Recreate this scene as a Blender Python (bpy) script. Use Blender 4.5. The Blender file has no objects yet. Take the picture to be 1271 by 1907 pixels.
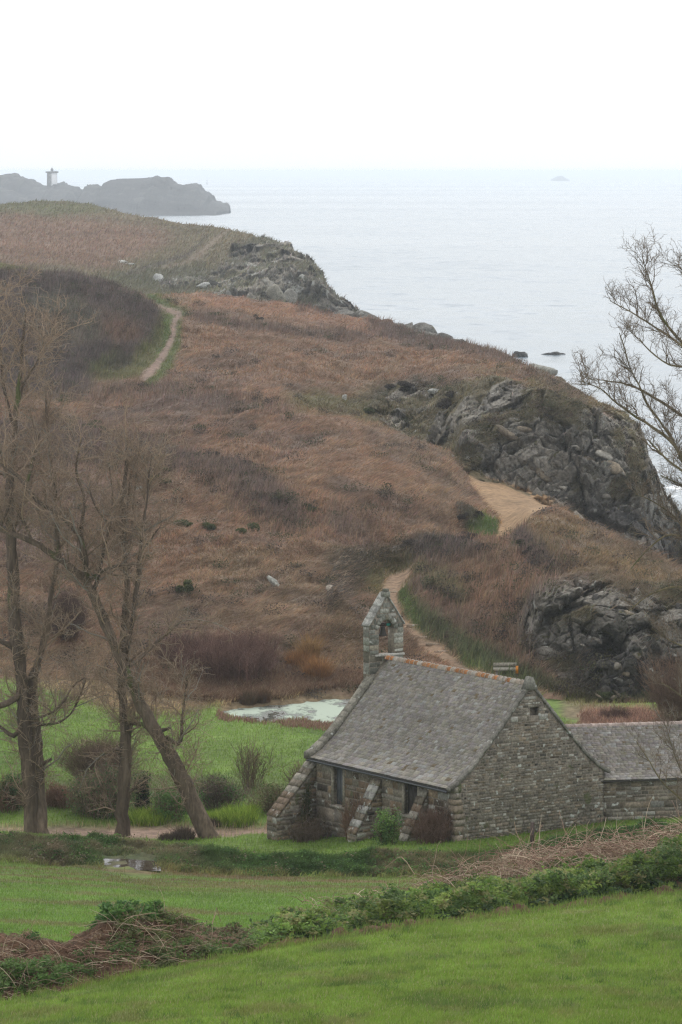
import bpy, math, numpy as np
from math import radians, sin, cos, pi

# ------------------------------------------------------------------ camera
SC = bpy.context.scene
FPX = 7000.0; HZ = 36.0
TH = math.atan((953.5-318.0)/FPX)
cam_d = bpy.data.cameras.new("camera"); cam = bpy.data.objects.new("camera", cam_d)
SC.collection.objects.link(cam); SC.camera = cam
cam.location = (0, 0, HZ); cam.rotation_euler = (pi/2-TH, 0, 0)
cam_d.sensor_fit = 'VERTICAL'; cam_d.sensor_height = 36.0
cam_d.lens = 36.0*FPX/1907.0
cam_d.clip_start = 0.5; cam_d.clip_end = 200000
# ------------------------------------------------------------------ sky, sun, exposure
SUN_EL, SUN_AZ = radians(36), radians(8)      # ahead of the camera, a little to the right
W = bpy.data.worlds.new("World"); SC.world = W; W.use_nodes = True
wn = W.node_tree; wn.nodes.clear()
out = wn.nodes.new('ShaderNodeOutputWorld'); bg = wn.nodes.new('ShaderNodeBackground')
sky = wn.nodes.new('ShaderNodeTexSky'); sky.sky_type = 'NISHITA'; sky.sun_disc = False
sky.sun_elevation = SUN_EL; sky.sun_rotation = SUN_AZ; sky.air_density = 1.2; sky.dust_density = 3.0
mixw = wn.nodes.new('ShaderNodeMix'); mixw.data_type = 'RGBA'
tcw = wn.nodes.new('ShaderNodeTexCoord'); sep = wn.nodes.new('ShaderNodeSeparateXYZ')
rmp = wn.nodes.new('ShaderNodeValToRGB')
rmp.color_ramp.elements[0].position = 0.0; rmp.color_ramp.elements[0].color = (9.5, 9.95, 10.2, 1)
rmp.color_ramp.elements[1].position = 0.6; rmp.color_ramp.elements[1].color = (11.4, 11.4, 11.6, 1)
e = rmp.color_ramp.elements.new(0.16); e.color = (12.3, 12.8, 13.5, 1)
e = rmp.color_ramp.elements.new(0.045); e.color = (10.2, 10.45, 10.6, 1)
wn.links.new(tcw.outputs['Generated'], sep.inputs[0]); wn.links.new(sep.outputs['Z'], rmp.inputs[0])
mixw.inputs[0].default_value = 0.93          # thin bright overcast over the blue
wn.links.new(sky.outputs[0], mixw.inputs[6]); wn.links.new(rmp.outputs[0], mixw.inputs[7])
# bright hazy patch of cloud round the veiled sun
dt = wn.nodes.new('ShaderNodeVectorMath'); dt.operation = 'DOT_PRODUCT'; wn.links.new(tcw.outputs['Generated'], dt.inputs[0])
dt.inputs[1].default_value = (sin(SUN_AZ)*cos(SUN_EL), cos(SUN_AZ)*cos(SUN_EL), sin(SUN_EL))
mg = wn.nodes.new('ShaderNodeMapRange'); mg.interpolation_type = 'SMOOTHSTEP'; mg.inputs[1].default_value = .80; mg.inputs[2].default_value = 1.0; mg.inputs[3].default_value = 1.0; mg.inputs[4].default_value = 1.18
wn.links.new(dt.outputs['Value'], mg.inputs[0])
vs = wn.nodes.new('ShaderNodeVectorMath'); vs.operation = 'SCALE'; wn.links.new(mixw.outputs[2], vs.inputs[0]); wn.links.new(mg.outputs[0], vs.inputs['Scale'])
wn.links.new(vs.outputs[0], bg.inputs[0]); bg.inputs[1].default_value = 0.10
wn.links.new(bg.outputs[0], out.inputs[0])
sd = bpy.data.lights.new("sun", 'SUN'); sun = bpy.data.objects.new("sun", sd); SC.collection.objects.link(sun)
sd.energy = 1.4; sd.angle = radians(12); sd.color = (1.0, 0.96, 0.9)
from mathutils import Vector, Matrix
sdir = Vector((sin(SUN_AZ)*cos(SUN_EL), cos(SUN_AZ)*cos(SUN_EL), sin(SUN_EL)))
sun.rotation_euler = (-sdir).to_track_quat('-Z', 'Y').to_euler()
SC.view_settings.view_transform = 'Standard'; SC.view_settings.look = 'None'
SC.view_settings.exposure = 0.10; SC.view_settings.gamma = 1.0
SC.render.engine = 'CYCLES'
SC.cycles.max_bounces = 5; SC.cycles.diffuse_bounces = 2; SC.cycles.glossy_bounces = 2
SC.cycles.transparent_max_bounces = 6; SC.cycles.volume_bounces = 1
SC.cycles.use_denoising = True
SC.cycles.denoising_prefilter = 'NONE'
SC.cycles.denoising_quality = 'HIGH'
SC.cycles.sample_clamp_direct = 8.0
SC.cycles.use_adaptive_sampling = False
SC.cycles.filter_width = 1.3
SC.cycles.sample_clamp_indirect = 4.0
DETAIL = 1.0

# ------------------------------------------------------------------ helpers
def a_of(px): return (px-635.5)/FPX
def dyz(py):
    b = (953.5-py)/FPX
    return cos(TH)+b*sin(TH), -sin(TH)+b*cos(TH)
def zof(py, Y):
    dy, dz = dyz(py); return HZ + Y*dz/dy
def pyof(z, Y):
    t = (z-HZ)/Y      # dz/dy ; solve b
    b = (t*cos(TH)+sin(TH))/(cos(TH)-t*sin(TH))
    return 953.5-b*FPX
def P(px, py, Y):
    dy, dz = dyz(py); return np.array([Y*a_of(px)/dy, Y, HZ+Y*dz/dy])
def proj(p):
    p = np.asarray(p, float); x, y, z = p[..., 0], p[..., 1], p[..., 2]-HZ
    d = y*cos(TH)-z*sin(TH); u = y*sin(TH)+z*cos(TH)
    return 635.5+FPX*x/d, 953.5-FPX*u/d

def _hash(ix, iy, iz, seed):
    h = (ix.astype(np.int64)*374761393 + iy.astype(np.int64)*668265263 + iz.astype(np.int64)*2147483647 + seed*1274126177) & 0xFFFFFFFF
    h = ((h ^ (h >> 13))*1274126177) & 0xFFFFFFFF
    h = ((h ^ (h >> 15))*2246822519) & 0xFFFFFFFF
    return ((h ^ (h >> 16)) & 0xFFFFFF)/float(0xFFFFFF)
def vn(x, y, z=None, seed=0):
    if z is None: z = np.zeros_like(x)
    x0 = np.floor(x); y0 = np.floor(y); z0 = np.floor(z)
    fx, fy, fz = x-x0, y-y0, z-z0
    fx = fx*fx*(3-2*fx); fy = fy*fy*(3-2*fy); fz = fz*fz*(3-2*fz)
    x0 = x0.astype(np.int64); y0 = y0.astype(np.int64); z0 = z0.astype(np.int64)
    r = 0
    for i in (0, 1):
        for j in (0, 1):
            for k in (0, 1):
                w = (fx if i else 1-fx)*(fy if j else 1-fy)*(fz if k else 1-fz)
                r = r + w*_hash(x0+i, y0+j, z0+k, seed)
    return r*2-1
def fbm(x, y, z=None, seed=0, o=4, g=0.5, l=2.03):
    r = 0; a = 1.0; s = 0
    for i in range(o):
        r = r + a*vn(x, y, z, seed+i*17); s += a; a *= g
        x = x*l; y = y*l; z = None if z is None else z*l
    return r/s
def vor(P_, seed):
    """3-D cell noise: feature-point offset, two hashes per cell, crack distance"""
    c = np.floor(P_).astype(np.int64); n = len(P_); b1 = np.full(n, 9.); b2 = np.full(n, 9.); off = np.zeros((n, 3)); h = np.zeros((n, 3))
    for i in (-1, 0, 1):
        for j in (-1, 0, 1):
            for k in (-1, 0, 1):
                x, y, z = c[:, 0]+i, c[:, 1]+j, c[:, 2]+k
                q = np.stack([_hash(x, y, z, seed), _hash(x, y, z, seed+1), _hash(x, y, z, seed+2)], -1)*.9+.05+np.stack([x, y, z], -1)
                d = np.abs(P_-q).max(1)*.8+np.linalg.norm((P_-q), axis=1)*.2; m = d < b1
                b2 = np.where(m, b1, np.minimum(b2, d)); 
                off[m] = (P_-q)[m]; h[m] = np.stack([_hash(x[m], y[m], z[m], seed+5), _hash(x[m], y[m], z[m], seed+6), _hash(x[m], y[m], z[m], seed+7)], -1); b1 = np.where(m, d, b1)
    return off, h, b2-b1
def sm(t, a, b):
    t = np.clip((t-a)/(b-a), 0, 1); return t*t*(3-2*t)

RNG = np.random.default_rng(7)
COL = SC.collection
def mesh_obj(name, V, F, mat, col=None, parent=None, smooth=False, mats=None, midx=None):
    """F: list of int arrays (n,3)/(n,4)."""
    V = np.asarray(V, dtype=np.float32)
    Fs = [np.asarray(f, dtype=np.int32) for f in (F if isinstance(F, list) else [F]) if len(f)]
    me = bpy.data.meshes.new(name)
    me.vertices.add(len(V)); me.vertices.foreach_set('co', V.ravel())
    nl = sum(f.size for f in Fs); nf = sum(len(f) for f in Fs)
    me.loops.add(nl); me.loops.foreach_set('vertex_index', np.concatenate([f.ravel() for f in Fs]))
    me.polygons.add(nf)
    tot = np.concatenate([np.full(len(f), f.shape[1], np.int32) for f in Fs])
    st = np.concatenate([[0], np.cumsum(tot)[:-1]]).astype(np.int32)
    me.polygons.foreach_set('loop_start', st); me.polygons.foreach_set('loop_total', tot)
    me.update(calc_edges=True)
    if smooth: me.polygons.foreach_set('use_smooth', np.ones(nf, bool))
    if col is not None:
        col = np.asarray(col, dtype=np.float32)
        if col.ndim == 1: col = np.tile(col, (len(V), 1))
        a = me.color_attributes.new('Col', 'FLOAT_COLOR', 'POINT')
        c4 = np.ones((len(V), 4), np.float32); c4[:, :3] = np.clip(col[:, :3], 0.002, 1)
        a.data.foreach_set('color', c4.ravel())
    if mats:
        for m in mats: me.materials.append(m)
        me.polygons.foreach_set('material_index', np.asarray(midx, np.int32))
    elif mat: me.materials.append(mat)
    me.validate(); me.update()
    o = bpy.data.objects.new(name, me); COL.objects.link(o)
    if parent is not None: o.parent = parent
    return o
def tag(o, label=None, cat=None, group=None, kind=None):
    if label: o['label'] = label
    if cat: o['category'] = cat
    if group: o['group'] = group
    if kind: o['kind'] = kind
    return o
def empty(name, loc=(0, 0, 0), rz=0.0):
    o = bpy.data.objects.new(name, None); COL.objects.link(o)
    o.location = tuple(float(v) for v in loc); o.rotation_euler = (0, 0, rz); o.empty_display_size = 0.2
    return o

class MB:
    """Collects pieces into ONE mesh."""
    def __init__(s): s.V = []; s.F3 = []; s.F4 = []; s.C = []; s.n = 0
    def add(s, V, F, col):
        V = np.asarray(V, float); F = np.asarray(F, int)
        col = np.asarray(col, float)
        if col.ndim == 1: col = np.tile(col[:3], (len(V), 1))
        s.V.append(V); s.C.append(col)
        if len(F): (s.F3 if F.shape[1] == 3 else s.F4).append(F+s.n)
        s.n += len(V)
    def box(s, O, A, B, C_, col):
        O, A, B, C_ = (np.asarray(v, float) for v in (O, A, B, C_))
        V = np.array([O, O+A, O+A+B, O+B, O+C_, O+A+C_, O+A+B+C_, O+B+C_])
        s.add(V, [[0, 3, 2, 1], [4, 5, 6, 7], [0, 1, 5, 4], [1, 2, 6, 5], [2, 3, 7, 6], [3, 0, 4, 7]], col)
    def prism(s, poly, D, col):
        """extrude planar polygon (n,3) by vector D (fan caps)"""
        poly = np.asarray(poly, float); n = len(poly); D = np.asarray(D, float)
        V = np.vstack([poly, poly+D, [poly.mean(0)], [poly.mean(0)+D]])
        side = [[i, (i+1) % n, (i+1) % n+n, i+n] for i in range(n)]
        cap = [[(i+1) % n, i, 2*n] for i in range(n)]+[[i+n, (i+1) % n+n, 2*n+1] for i in range(n)]
        s.add(V, side, col); s.F3.append(np.asarray(cap)+s.n-len(V))
    def tube(s, pts, rad, col, k=6, cap=True):
        pts = np.asarray(pts, float); rad = np.asarray(rad, float)*np.ones(len(pts))
        n = len(pts); T = np.gradient(pts, axis=0); T /= np.linalg.norm(T, axis=1)[:, None]+1e-9
        ref = np.array([0.3, 0.9, 0.31]) if abs(T[:, 2]).mean() > .5 else np.array([0, 0, 1.0])
        U = np.cross(T, ref); U /= np.linalg.norm(U, axis=1)[:, None]+1e-9; Vv = np.cross(T, U)
        a = np.arange(k)*2*pi/k
        R = pts[:, None]+rad[:, None, None]*(np.cos(a)[None, :, None]*U[:, None]+np.sin(a)[None, :, None]*Vv[:, None])
        i = np.arange(n-1)[:, None]*k; j = np.arange(k)[None]; j2 = (j+1) % k
        F = np.stack([i+j, i+j2, i+k+j2, i+k+j], -1).reshape(-1, 4)
        col = np.asarray(col, float)
        if col.ndim == 2: col = np.repeat(col, k, 0)
        s.add(R.reshape(-1, 3), F, col)
    def build(s, name, mat, parent=None, smooth=False):
        F = []
        if s.F3: F.append(np.vstack(s.F3))
        if s.F4: F.append(np.vstack(s.F4))
        return mesh_obj(name, np.vstack(s.V), F, mat, np.vstack(s.C), parent, smooth)

# ------------------------------------------------------------------ materials
def mat_col(name, scales=(2.0, 14.0), amp=(0.35, 0.35), rough=0.9, spec=0.15, bump=0.0, bscale=8.0, bdist=0.05,
            lichen=None, trans=0.0, coord='Object', stretch=None, backf=False):
    m = bpy.data.materials.new(name); m.use_nodes = True; nt = m.node_tree; N = nt.nodes; L = nt.links
    b = N['Principled BSDF']; b.inputs['Roughness'].default_value = rough
    b.inputs['Specular IOR Level'].default_value = spec
    at = N.new('ShaderNodeAttribute'); at.attribute_name = 'Col'
    tc = N.new('ShaderNodeTexCoord'); vec = tc.outputs[coord]
    if stretch:
        mp = N.new('ShaderNodeMapping'); mp.inputs['Scale'].default_value = stretch; L.new(vec, mp.inputs[0]); vec = mp.outputs[0]
    cur = at.outputs['Color']
    for s_, a_ in zip(scales, amp):
        n = N.new('ShaderNodeTexNoise'); n.inputs['Scale'].default_value = s_; n.inputs['Detail'].default_value = 5
        n.inputs['Roughness'].default_value = 0.62
        L.new(vec, n.inputs['Vector'])
        mr = N.new('ShaderNodeMapRange'); mr.inputs[1].default_value = 0.3; mr.inputs[2].default_value = 0.7
        mr.inputs[3].default_value = 1-a_; mr.inputs[4].default_value = 1+a_
        L.new(n.outputs[0], mr.inputs[0])
        mx = N.new('ShaderNodeVectorMath'); mx.operation = 'SCALE'
        L.new(cur, mx.inputs[0]); L.new(mr.outputs[0], mx.inputs['Scale']); cur = mx.outputs[0]
    if lichen:
        for (sc_, th, c_) in lichen:
            n = N.new('ShaderNodeTexNoise'); n.inputs['Scale'].default_value = sc_; n.inputs['Detail'].default_value = 6
            L.new(vec, n.inputs['Vector'])
            mr = N.new('ShaderNodeMapRange'); mr.inputs[1].default_value = th; mr.inputs[2].default_value = th+0.05
            L.new(n.outputs[0], mr.inputs[0])
            mx = N.new('ShaderNodeMix'); mx.data_type = 'RGBA'; L.new(mr.outputs[0], mx.inputs[0]); L.new(cur, mx.inputs[6])
            mx.inputs[7].default_value = (*c_, 1); cur = mx.outputs[2]
    L.new(cur, b.inputs['Base Color'])
    if trans > 0:
        tr = N.new('ShaderNodeBsdfTranslucent'); L.new(cur, tr.inputs[0]); ms = N.new('ShaderNodeMixShader'); ms.inputs[0].default_value = trans
        L.new(b.outputs[0], ms.inputs[1]); L.new(tr.outputs[0], ms.inputs[2]); L.new(ms.outputs[0], N['Material Output'].inputs[0])
    if bump > 0:
        n = N.new('ShaderNodeTexNoise'); n.inputs['Scale'].default_value = bscale; n.inputs['Detail'].default_value = 7
        n.inputs['Roughness'].default_value = 0.65
        L.new(vec, n.inputs['Vector'])
        bp = N.new('ShaderNodeBump'); bp.inputs['Strength'].default_value = bump; bp.inputs['Distance'].default_value = bdist
        L.new(n.outputs[0], bp.inputs['Height']); L.new(bp.outputs[0], b.inputs['Normal'])
    return m
M = {}
M['ground'] = mat_col('ground', (0.35, 2.6), (0.22, 0.38), bump=0.6, bscale=3.0, bdist=0.25)
M['far_ground'] = mat_col('far_ground', (0.06, 0.5), (0.25, 0.4), bump=0.7, bscale=0.6, bdist=1.2)
M['rock'] = mat_col('rock', (0.7, 5.0), (0.3, 0.5), rough=0.9, spec=0.15, bump=0.8, bscale=3.5, bdist=0.15,
                    lichen=[(1.6, 0.63, (0.27, 0.265, 0.235)), (0.9, 0.64, (0.085, 0.08, 0.04))])
M['far_rock'] = mat_col('far_rock', (0.25, 1.6), (0.35, 0.4), rough=0.9, bump=0.8, bscale=0.9, bdist=0.8,
                        lichen=[(0.5, 0.60, (0.33, 0.33, 0.30))])
M['blade'] = mat_col('blade', (), (), rough=0.75, spec=0.25, trans=.45)
M['leaf'] = mat_col('leaf', (), (), rough=0.65, spec=0.12, trans=.4)
M['dry'] = mat_col('dry_stem', (), (), rough=0.85, spec=0.15)
M['bark'] = mat_col('bark', (1.2, 9.0), (0.3, 0.4), rough=0.95, spec=0.1, bump=0.9, bscale=6.0, bdist=0.08, stretch=(1, 1, 0.25),
                    lichen=[(1.0, 0.60, (0.10, 0.11, 0.045))])
M['twig'] = mat_col('twig', (), (), rough=0.9, spec=0.1)
M['stone'] = mat_col('stone', (1.6, 11.0), (0.28, 0.42), rough=0.92, spec=0.15, bump=0.8, bscale=16, bdist=0.03,
                     lichen=[(3.4, 0.64, (0.42, 0.43, 0.39)), (1.3, 0.66, (0.10, 0.105, 0.055))])
M['slate'] = mat_col('slate', (0.5, 12.0), (0.14, 0.25), rough=0.75, spec=0.3, bump=0.2, bscale=20, bdist=0.01,
                     lichen=[(9.0, 0.67, (0.42, 0.42, 0.40)), (1.6, 0.69, (0.19, 0.18, 0.10)), (9.0, 0.70, (0.35, 0.22, 0.10))])
M['tile'] = mat_col('ridge_tile', (5.0, 25.0), (0.2, 0.35), rough=0.85, bump=0.4, bscale=25, bdist=0.02)
M['paint'] = mat_col('painted_wood', (3.0, 30.0), (0.15, 0.2), rough=0.6, spec=0.3)
M['metal'] = mat_col('old_metal', (6.0, 40.0), (0.25, 0.3), rough=0.55, spec=0.5)
M['soil'] = mat_col('soil', (1.5, 9.0), (0.3, 0.5), bump=1.0, bscale=9.0, bdist=0.12)
# ------------------------------------------------------------------ terrain: lofted feature lines, (u, Y, py) or (u, Y, z, 'z')
ROWS = []
def row(name, n, *kn, cls=None):
    k = []
    for q in kn:
        z = q[2] if len(q) == 4 else zof(q[2], q[1])
        k.append((q[0], q[1], z))
    ROWS.append((name, n, np.array(k, float)))
row('N0', 1, (0, 3, 34.2, 'z'))
row('N1', 8, (0, 30, 28.2, 'z'))
row('F1', 14, (0, 56, zof(1945, 56), 'z'))
row('F2', 210, (-600, 72, 1960), (0, 77, 1862), (120, 78, 1845), (200, 79, 1830), (400, 81, 1785), (635, 84, 1745), (850, 87, 1715), (1050, 90, 1690), (1271, 94, 1662), (1900, 104, 1590))
row('F3', 60, (-600, 77, 1850), (0, 80.2, 1742), (60, 80.5, 1737), (118, 80.5, 1765), (180, 81, 1728), (240, 82, 1690), (330, 83, 1702), (400, 84, 1724), (480, 85, 1752), (635, 88, 1735), (850, 92, 1702), (1050, 95, 1672), (1271, 100, 1628), (1420, 103, 1610), (1900, 110, 1560))
row('F4', 40, (-600, 90, 17.0, 'z'), (0, 89, 17.0, 'z'), (400, 91, 16.8, 'z'), (850, 99, 16.2, 'z'), (1271, 107, 15.2, 'z'), (1900, 115, 15.2, 'z'))
row('L1', 60, (-600, 101, 1780), (0, 101, 1778), (400, 101, 1776), (850, 106, 1740), (1271, 114, 1685), (1900, 118, 1650))
row('L2', 80, (0, 118, 1706), (850, 120, 1700), (1271, 124, 1665), (1900, 126, 1640))
row('L3', 110, (-600, 142, 1598), (0, 142, 1604), (200, 142.5, 1614), (300, 143, 1624), (520, 143.5, 1632), (848, 144, 1633), (1000, 144, 1622), (1271, 144, 1590), (1900, 144, 1590))
row('L4', 50, (-600, 146, 1555), (0, 146, 1556), (110, 146.5, 1558), (170, 149, 1566), (240, 149.5, 1570), (300, 149, 1573), (350, 146.5, 1575), (400, 145.5, 1578), (480, 146, 1588), (620, 146, 1594), (760, 146.5, 1590), (900, 147, 1590), (1000, 148, 1578), (1140, 150, 1552), (1271, 151, 1536), (1900, 152, 1530))
row('L5', 50, (-600, 154, 7.9, 'z'), (0, 154, 7.8, 'z'), (240, 154, 7.8, 'z'), (500, 153, 7.75, 'z'), (620, 153, 8.1, 'z'), (720, 152.5, 8.55, 'z'), (848, 151.6, 8.8, 'z'), (1000, 153, 1552), (1140, 155.3, 1531), (1271, 157, 1520), (1900, 160, 1510))
row('V1', 70, (-600, 161, 7.6, 'z'), (0, 160, 7.5, 'z'), (580, 160, 7.5, 'z'), (760, 160, 8.0, 'z'), (1140, 160, 8.8, 'z'), (1271, 162, 8.9, 'z'))
row('V2', 70, (0, 174, 7.5, 'z'), (600, 174, 7.5, 'z'), (1271, 174, 8.2, 'z'))
row('V3', 60, (-600, 188, 8.6, 'z'), (0, 188, 8.2, 'z'), (200, 188, 7.7, 'z'), (380, 189, 7.5, 'z'), (700, 189, 7.45, 'z'), (900, 190, 7.7, 'z'), (1271, 190, 7.9, 'z'))
row('V4', 40, (-600, 198, 9.3, 'z'), (0, 198, 8.8, 'z'), (200, 198, 8.2, 'z'), (380, 199, 7.4, 'z'), (700, 200, 7.4, 'z'), (900, 199, 7.6, 'z'), (1271, 198, 8, 'z'))
row('S1', 30, (-600, 204, 1262), (0, 204, 1266), (240, 204, 1272), (560, 205, 1282), (700, 206, 1272), (850, 205, 1262), (1000, 205, 1292), (1100, 203, 1322), (1900, 203, 1312))
row('S2', 70, (-600, 213, 1190), (640, 213, 1188), (740, 215, 1185), (800, 216, 1188), (860, 213, 1218), (940, 211, 1240), (1000, 208, 1240), (1120, 206, 1240), (1900, 206, 1240))
row('S3', 75, (-600, 228, 1080), (620, 228, 1080), (700, 232, 1085), (740, 234, 1082), (790, 227, 1090), (860, 225, 1105), (940, 222, 1105), (1000, 213, 1110), (1120, 209.5, 1140), (1200, 209, 1150), (1900, 209, 1150))
row('S4', 75, (-600, 244, 980), (600, 244, 985), (680, 244, 1012), (740, 244, 1030), (800, 240, 1022), (860, 239, 1014), (940, 236, 1020), (1000, 226, 1030), (1120, 216, 1068), (1200, 214, 1092), (1900, 214, 1105))
row('S5', 60, (-600, 258, 905), (600, 258, 905), (700, 258, 925), (780, 256, 960), (830, 253, 990), (870, 253, 1003), (900, 254, 990), (940, 253, 1000), (985, 250, 952), (1040, 248, 947), (1120, 246, 973), (1200, 243, 1010), (1271, 240, 1055), (1400, 238, 1090), (1900, 238, 1110))
row('S5b', 40, (-600, 270, 860), (640, 270, 862), (760, 268, 895), (830, 266, 925), (880, 264, 955), (940, 265, 945), (985, 266, 936), (1030, 268, 940), (1060, 266, 9, 'z'), (1120, 262, 7, 'z'), (1271, 258, 2, 'z'), (1400, 256, -2, 'z'), (1900, 256, -4, 'z'))
row('S6', 60, (-600, 290, 785), (400, 290, 785), (560, 292, 778), (640, 290, 788), (740, 286, 810), (830, 283, 855), (860, 284, 880), (940, 285, 898), (1000, 285, 920), (1060, 285, 950), (1120, 284, 980), (1200, 285, 1000), (1240, 289, 1020), (1271, 290, 2, 'z'), (1400, 290, -3, 'z'), (1900, 290, -4, 'z'))
row('S6b', 30, (-600, 300, 758), (500, 302, 754), (600, 304, 774), (700, 304, 796), (760, 300, 826), (830, 292, 850), (860, 287, 858), (1000, 286.5, 860), (1060, 286.5, 865), (1120, 286, 905), (1200, 287, 930), (1240, 291, 965), (1271, 294, 965), (1330, 294, 1, 'z'), (1900, 294, -4, 'z'))
row('S7', 60, (-600, 330, 690), (500, 332, 690), (600, 332, 705), (700, 328, 740), (800, 316, 760), (860, 294, 780), (1000, 289.5, 785), (1060, 289.5, 795), (1120, 289.5, 825), (1190, 290, 850), (1208, 291, 860), (1240, 294, 935), (1271, 298, 962), (1330, 299, 0, 'z'), (1900, 300, -4, 'z'))
row('S8', 55, (-600, 352, 590), (150, 352, 590), (250, 350, 622), (300, 354, 645), (500, 360, 642), (640, 358, 660), (780, 345, 690), (860, 318, 700), (960, 298, 722), (1000, 294, 725), (1060, 293.5, 745), (1120, 293.5, 775), (1185, 295, 805), (1203, 303, 835), (1212, 303, 880), (1240, 303, 932), (1271, 304, 958), (1330, 305, -1, 'z'), (1900, 306, -4, 'z'))
row('S8c', 50, (-600, 380, 492), (0, 380, 502), (60, 380, 507), (130, 380, 516), (180, 379, 520), (220, 378, 534), (260, 372, 560), (290, 368, 586), (310, 372, 606), (400, 380, 602), (500, 385, 606), (640, 382, 628), (780, 365, 662), (860, 345, 672), (1000, 326, 702), (1060, 320, 727), (1120, 312, 757), (1185, 308, 786), (1203, 308, 830), (1212, 308, 878), (1240, 308, 930), (1271, 309, 958), (1330, 310, -2, 'z'), (1900, 311, -4, 'z'))
row('S8d', 20, (-600, 400, 24.9, 'z'), (0, 400, 24.8, 'z'), (100, 399, 24.0, 'z'), (200, 396, 22.2, 'z'), (255, 392, 568), (310, 395, 578), (400, 400, 575), (500, 405, 585), (640, 408, 607), (780, 385, 637), (860, 365, 652), (1000, 338, 690), (1060, 328, 718), (1120, 318, 750), (1185, 312, 783), (1203, 312, 832), (1215, 313, 890), (1240, 313, 932), (1271, 314, 962), (1330, 315, -3, 'z'), (1900, 316, -4, 'z'))
row('S9', 40, (-600, 440, 478), (0, 440, 485), (60, 440, 498), (130, 430, 520), (200, 425, 541), (300, 420, 546), (400, 425, 548), (450, 428, 555), (540, 435, 567), (640, 440, 588), (700, 430, 596), (760, 420, 611), (850, 395, 631), (900, 380, 648), (960, 362, 668), (1010, 350, 690), (1060, 338, 714), (1120, 325, 747), (1183, 316, 783), (1203, 316, 833), (1215, 318, 890), (1240, 318, 935), (1271, 318, 968), (1330, 319, -4, 'z'), (1900, 320, -4, 'z'))
row('S10', 16, (-600, 520, 20, 'z'), (0, 520, 18, 'z'), (300, 520, 14, 'z'), (560, 520, 10, 'z'), (640, 500, 5, 'z'), (700, 480, 0, 'z'), (760, 465, -4, 'z'), (960, 400, -4, 'z'), (1120, 350, -4, 'z'), (1271, 340, -4, 'z'), (1900, 340, -4, 'z'))
row('S11', 16, (-600, 650, 19, 'z'), (0, 650, 18, 'z'), (200, 650, 522), (300, 650, 550), (540, 650, 566), (600, 645, 9.5, 'z'), (640, 643, 9.5, 'z'), (680, 640, 6, 'z'), (730, 630, -4, 'z'), (1900, 600, -4, 'z'))
row('S12', 50, (-600, 720, 440), (0, 720, 455), (300, 720, 492), (450, 690, 497), (560, 665, 506), (600, 654, 532), (620, 651, 550), (640, 650, 566), (668, 649, 580), (710, 649, 1, 'z'), (740, 650, -4, 'z'), (1900, 620, -4, 'z'))
row('S13', 55, (-600, 820, 400), (0, 820, 410), (300, 800, 440), (450, 750, 442), (540, 700, 472), (590, 672, 500), (606, 662, 526), (622, 659, 548), (642, 657, 565), (670, 656, 579), (700, 657, 2, 'z'), (740, 660, -4, 'z'), (1900, 640, -4, 'z'))
row('S14', 45, (-600, 950, 388), (0, 950, 377), (60, 950, 370), (90, 950, 365), (120, 950, 363), (160, 940, 370), (210, 930, 382), (260, 900, 397), (330, 860, 407), (400, 820, 416), (440, 800, 425), (480, 770, 437), (530, 740, 452), (570, 710, 471), (595, 690, 496), (604, 678, 520), (622, 674, 9, 'z'), (650, 672, 5, 'z'), (690, 670, -3, 'z'), (1900, 660, -4, 'z'))
row('S15', 10, (-600, 1100, 10, 'z'), (0, 1100, 4, 'z'), (300, 960, -3, 'z'), (440, 860, -3, 'z'), (600, 710, -5, 'z'), (1900, 680, -5, 'z'))

cs = 1.9/DETAIL
U = np.concatenate([np.linspace(-600, -90, 60), np.arange(-90, 1360, cs), np.linspace(1362, 1900, 60)])
NU = len(U)
Ys, Zs, seg = [], [], []
prev = None; ridx = {}; cnt = 0
for name, n, k in ROWS:
    Yk = np.interp(U, k[:, 0], k[:, 1]); Zk = np.interp(U, k[:, 0], k[:, 2])
    if prev is None: Ys.append(Yk[None]); Zs.append(Zk[None]); cnt = 1
    else:
        n = max(1, int(n*DETAIL))
        t = (np.arange(n)+1.0)[:, None]/n
        Ys.append(prev[0]*(1-t)+Yk*t); Zs.append(prev[1]*(1-t)+Zk*t); cnt += n
    prev = (Yk, Zk); ridx[name] = cnt-1
GY = np.vstack(Ys); GZ = np.vstack(Zs); NR = len(GY)
def gsm(A, s, ax):
    r = int(3*s); k = np.exp(-.5*(np.arange(-r, r+1)/s)**2); k /= k.sum()
    pad = [(0, 0), (0, 0)]; pad[ax] = (r, r); B = np.pad(A, pad, mode='edge'); R = np.zeros_like(A)
    for i, w in enumerate(k):
        sl = [slice(None), slice(None)]; sl[ax] = slice(i, i+A.shape[ax]); R += w*B[tuple(sl)]
    return R
GYs = gsm(GY, 5, 0); GZs = gsm(GZ, 5, 0)
w = sm(np.arange(NR), ridx['F1'], ridx['F1']+30)[:, None]
GY = GY*(1-w)+GYs*w; GZ = GZ*(1-w)+GZs*w
GZ = gsm(GZ, 3.0, 1); GY = gsm(GY, 3.0, 1)
GU = np.broadcast_to(U, GY.shape)
GP = pyof(GZ, GY)                         # picture row of every ground point: layout of cover types on the land
GX = GY*a_of(GU)/(cos(TH)+(953.5-GP)/FPX*sin(TH))
RI = np.broadcast_to(np.arange(NR)[:, None], GY.shape)

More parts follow.
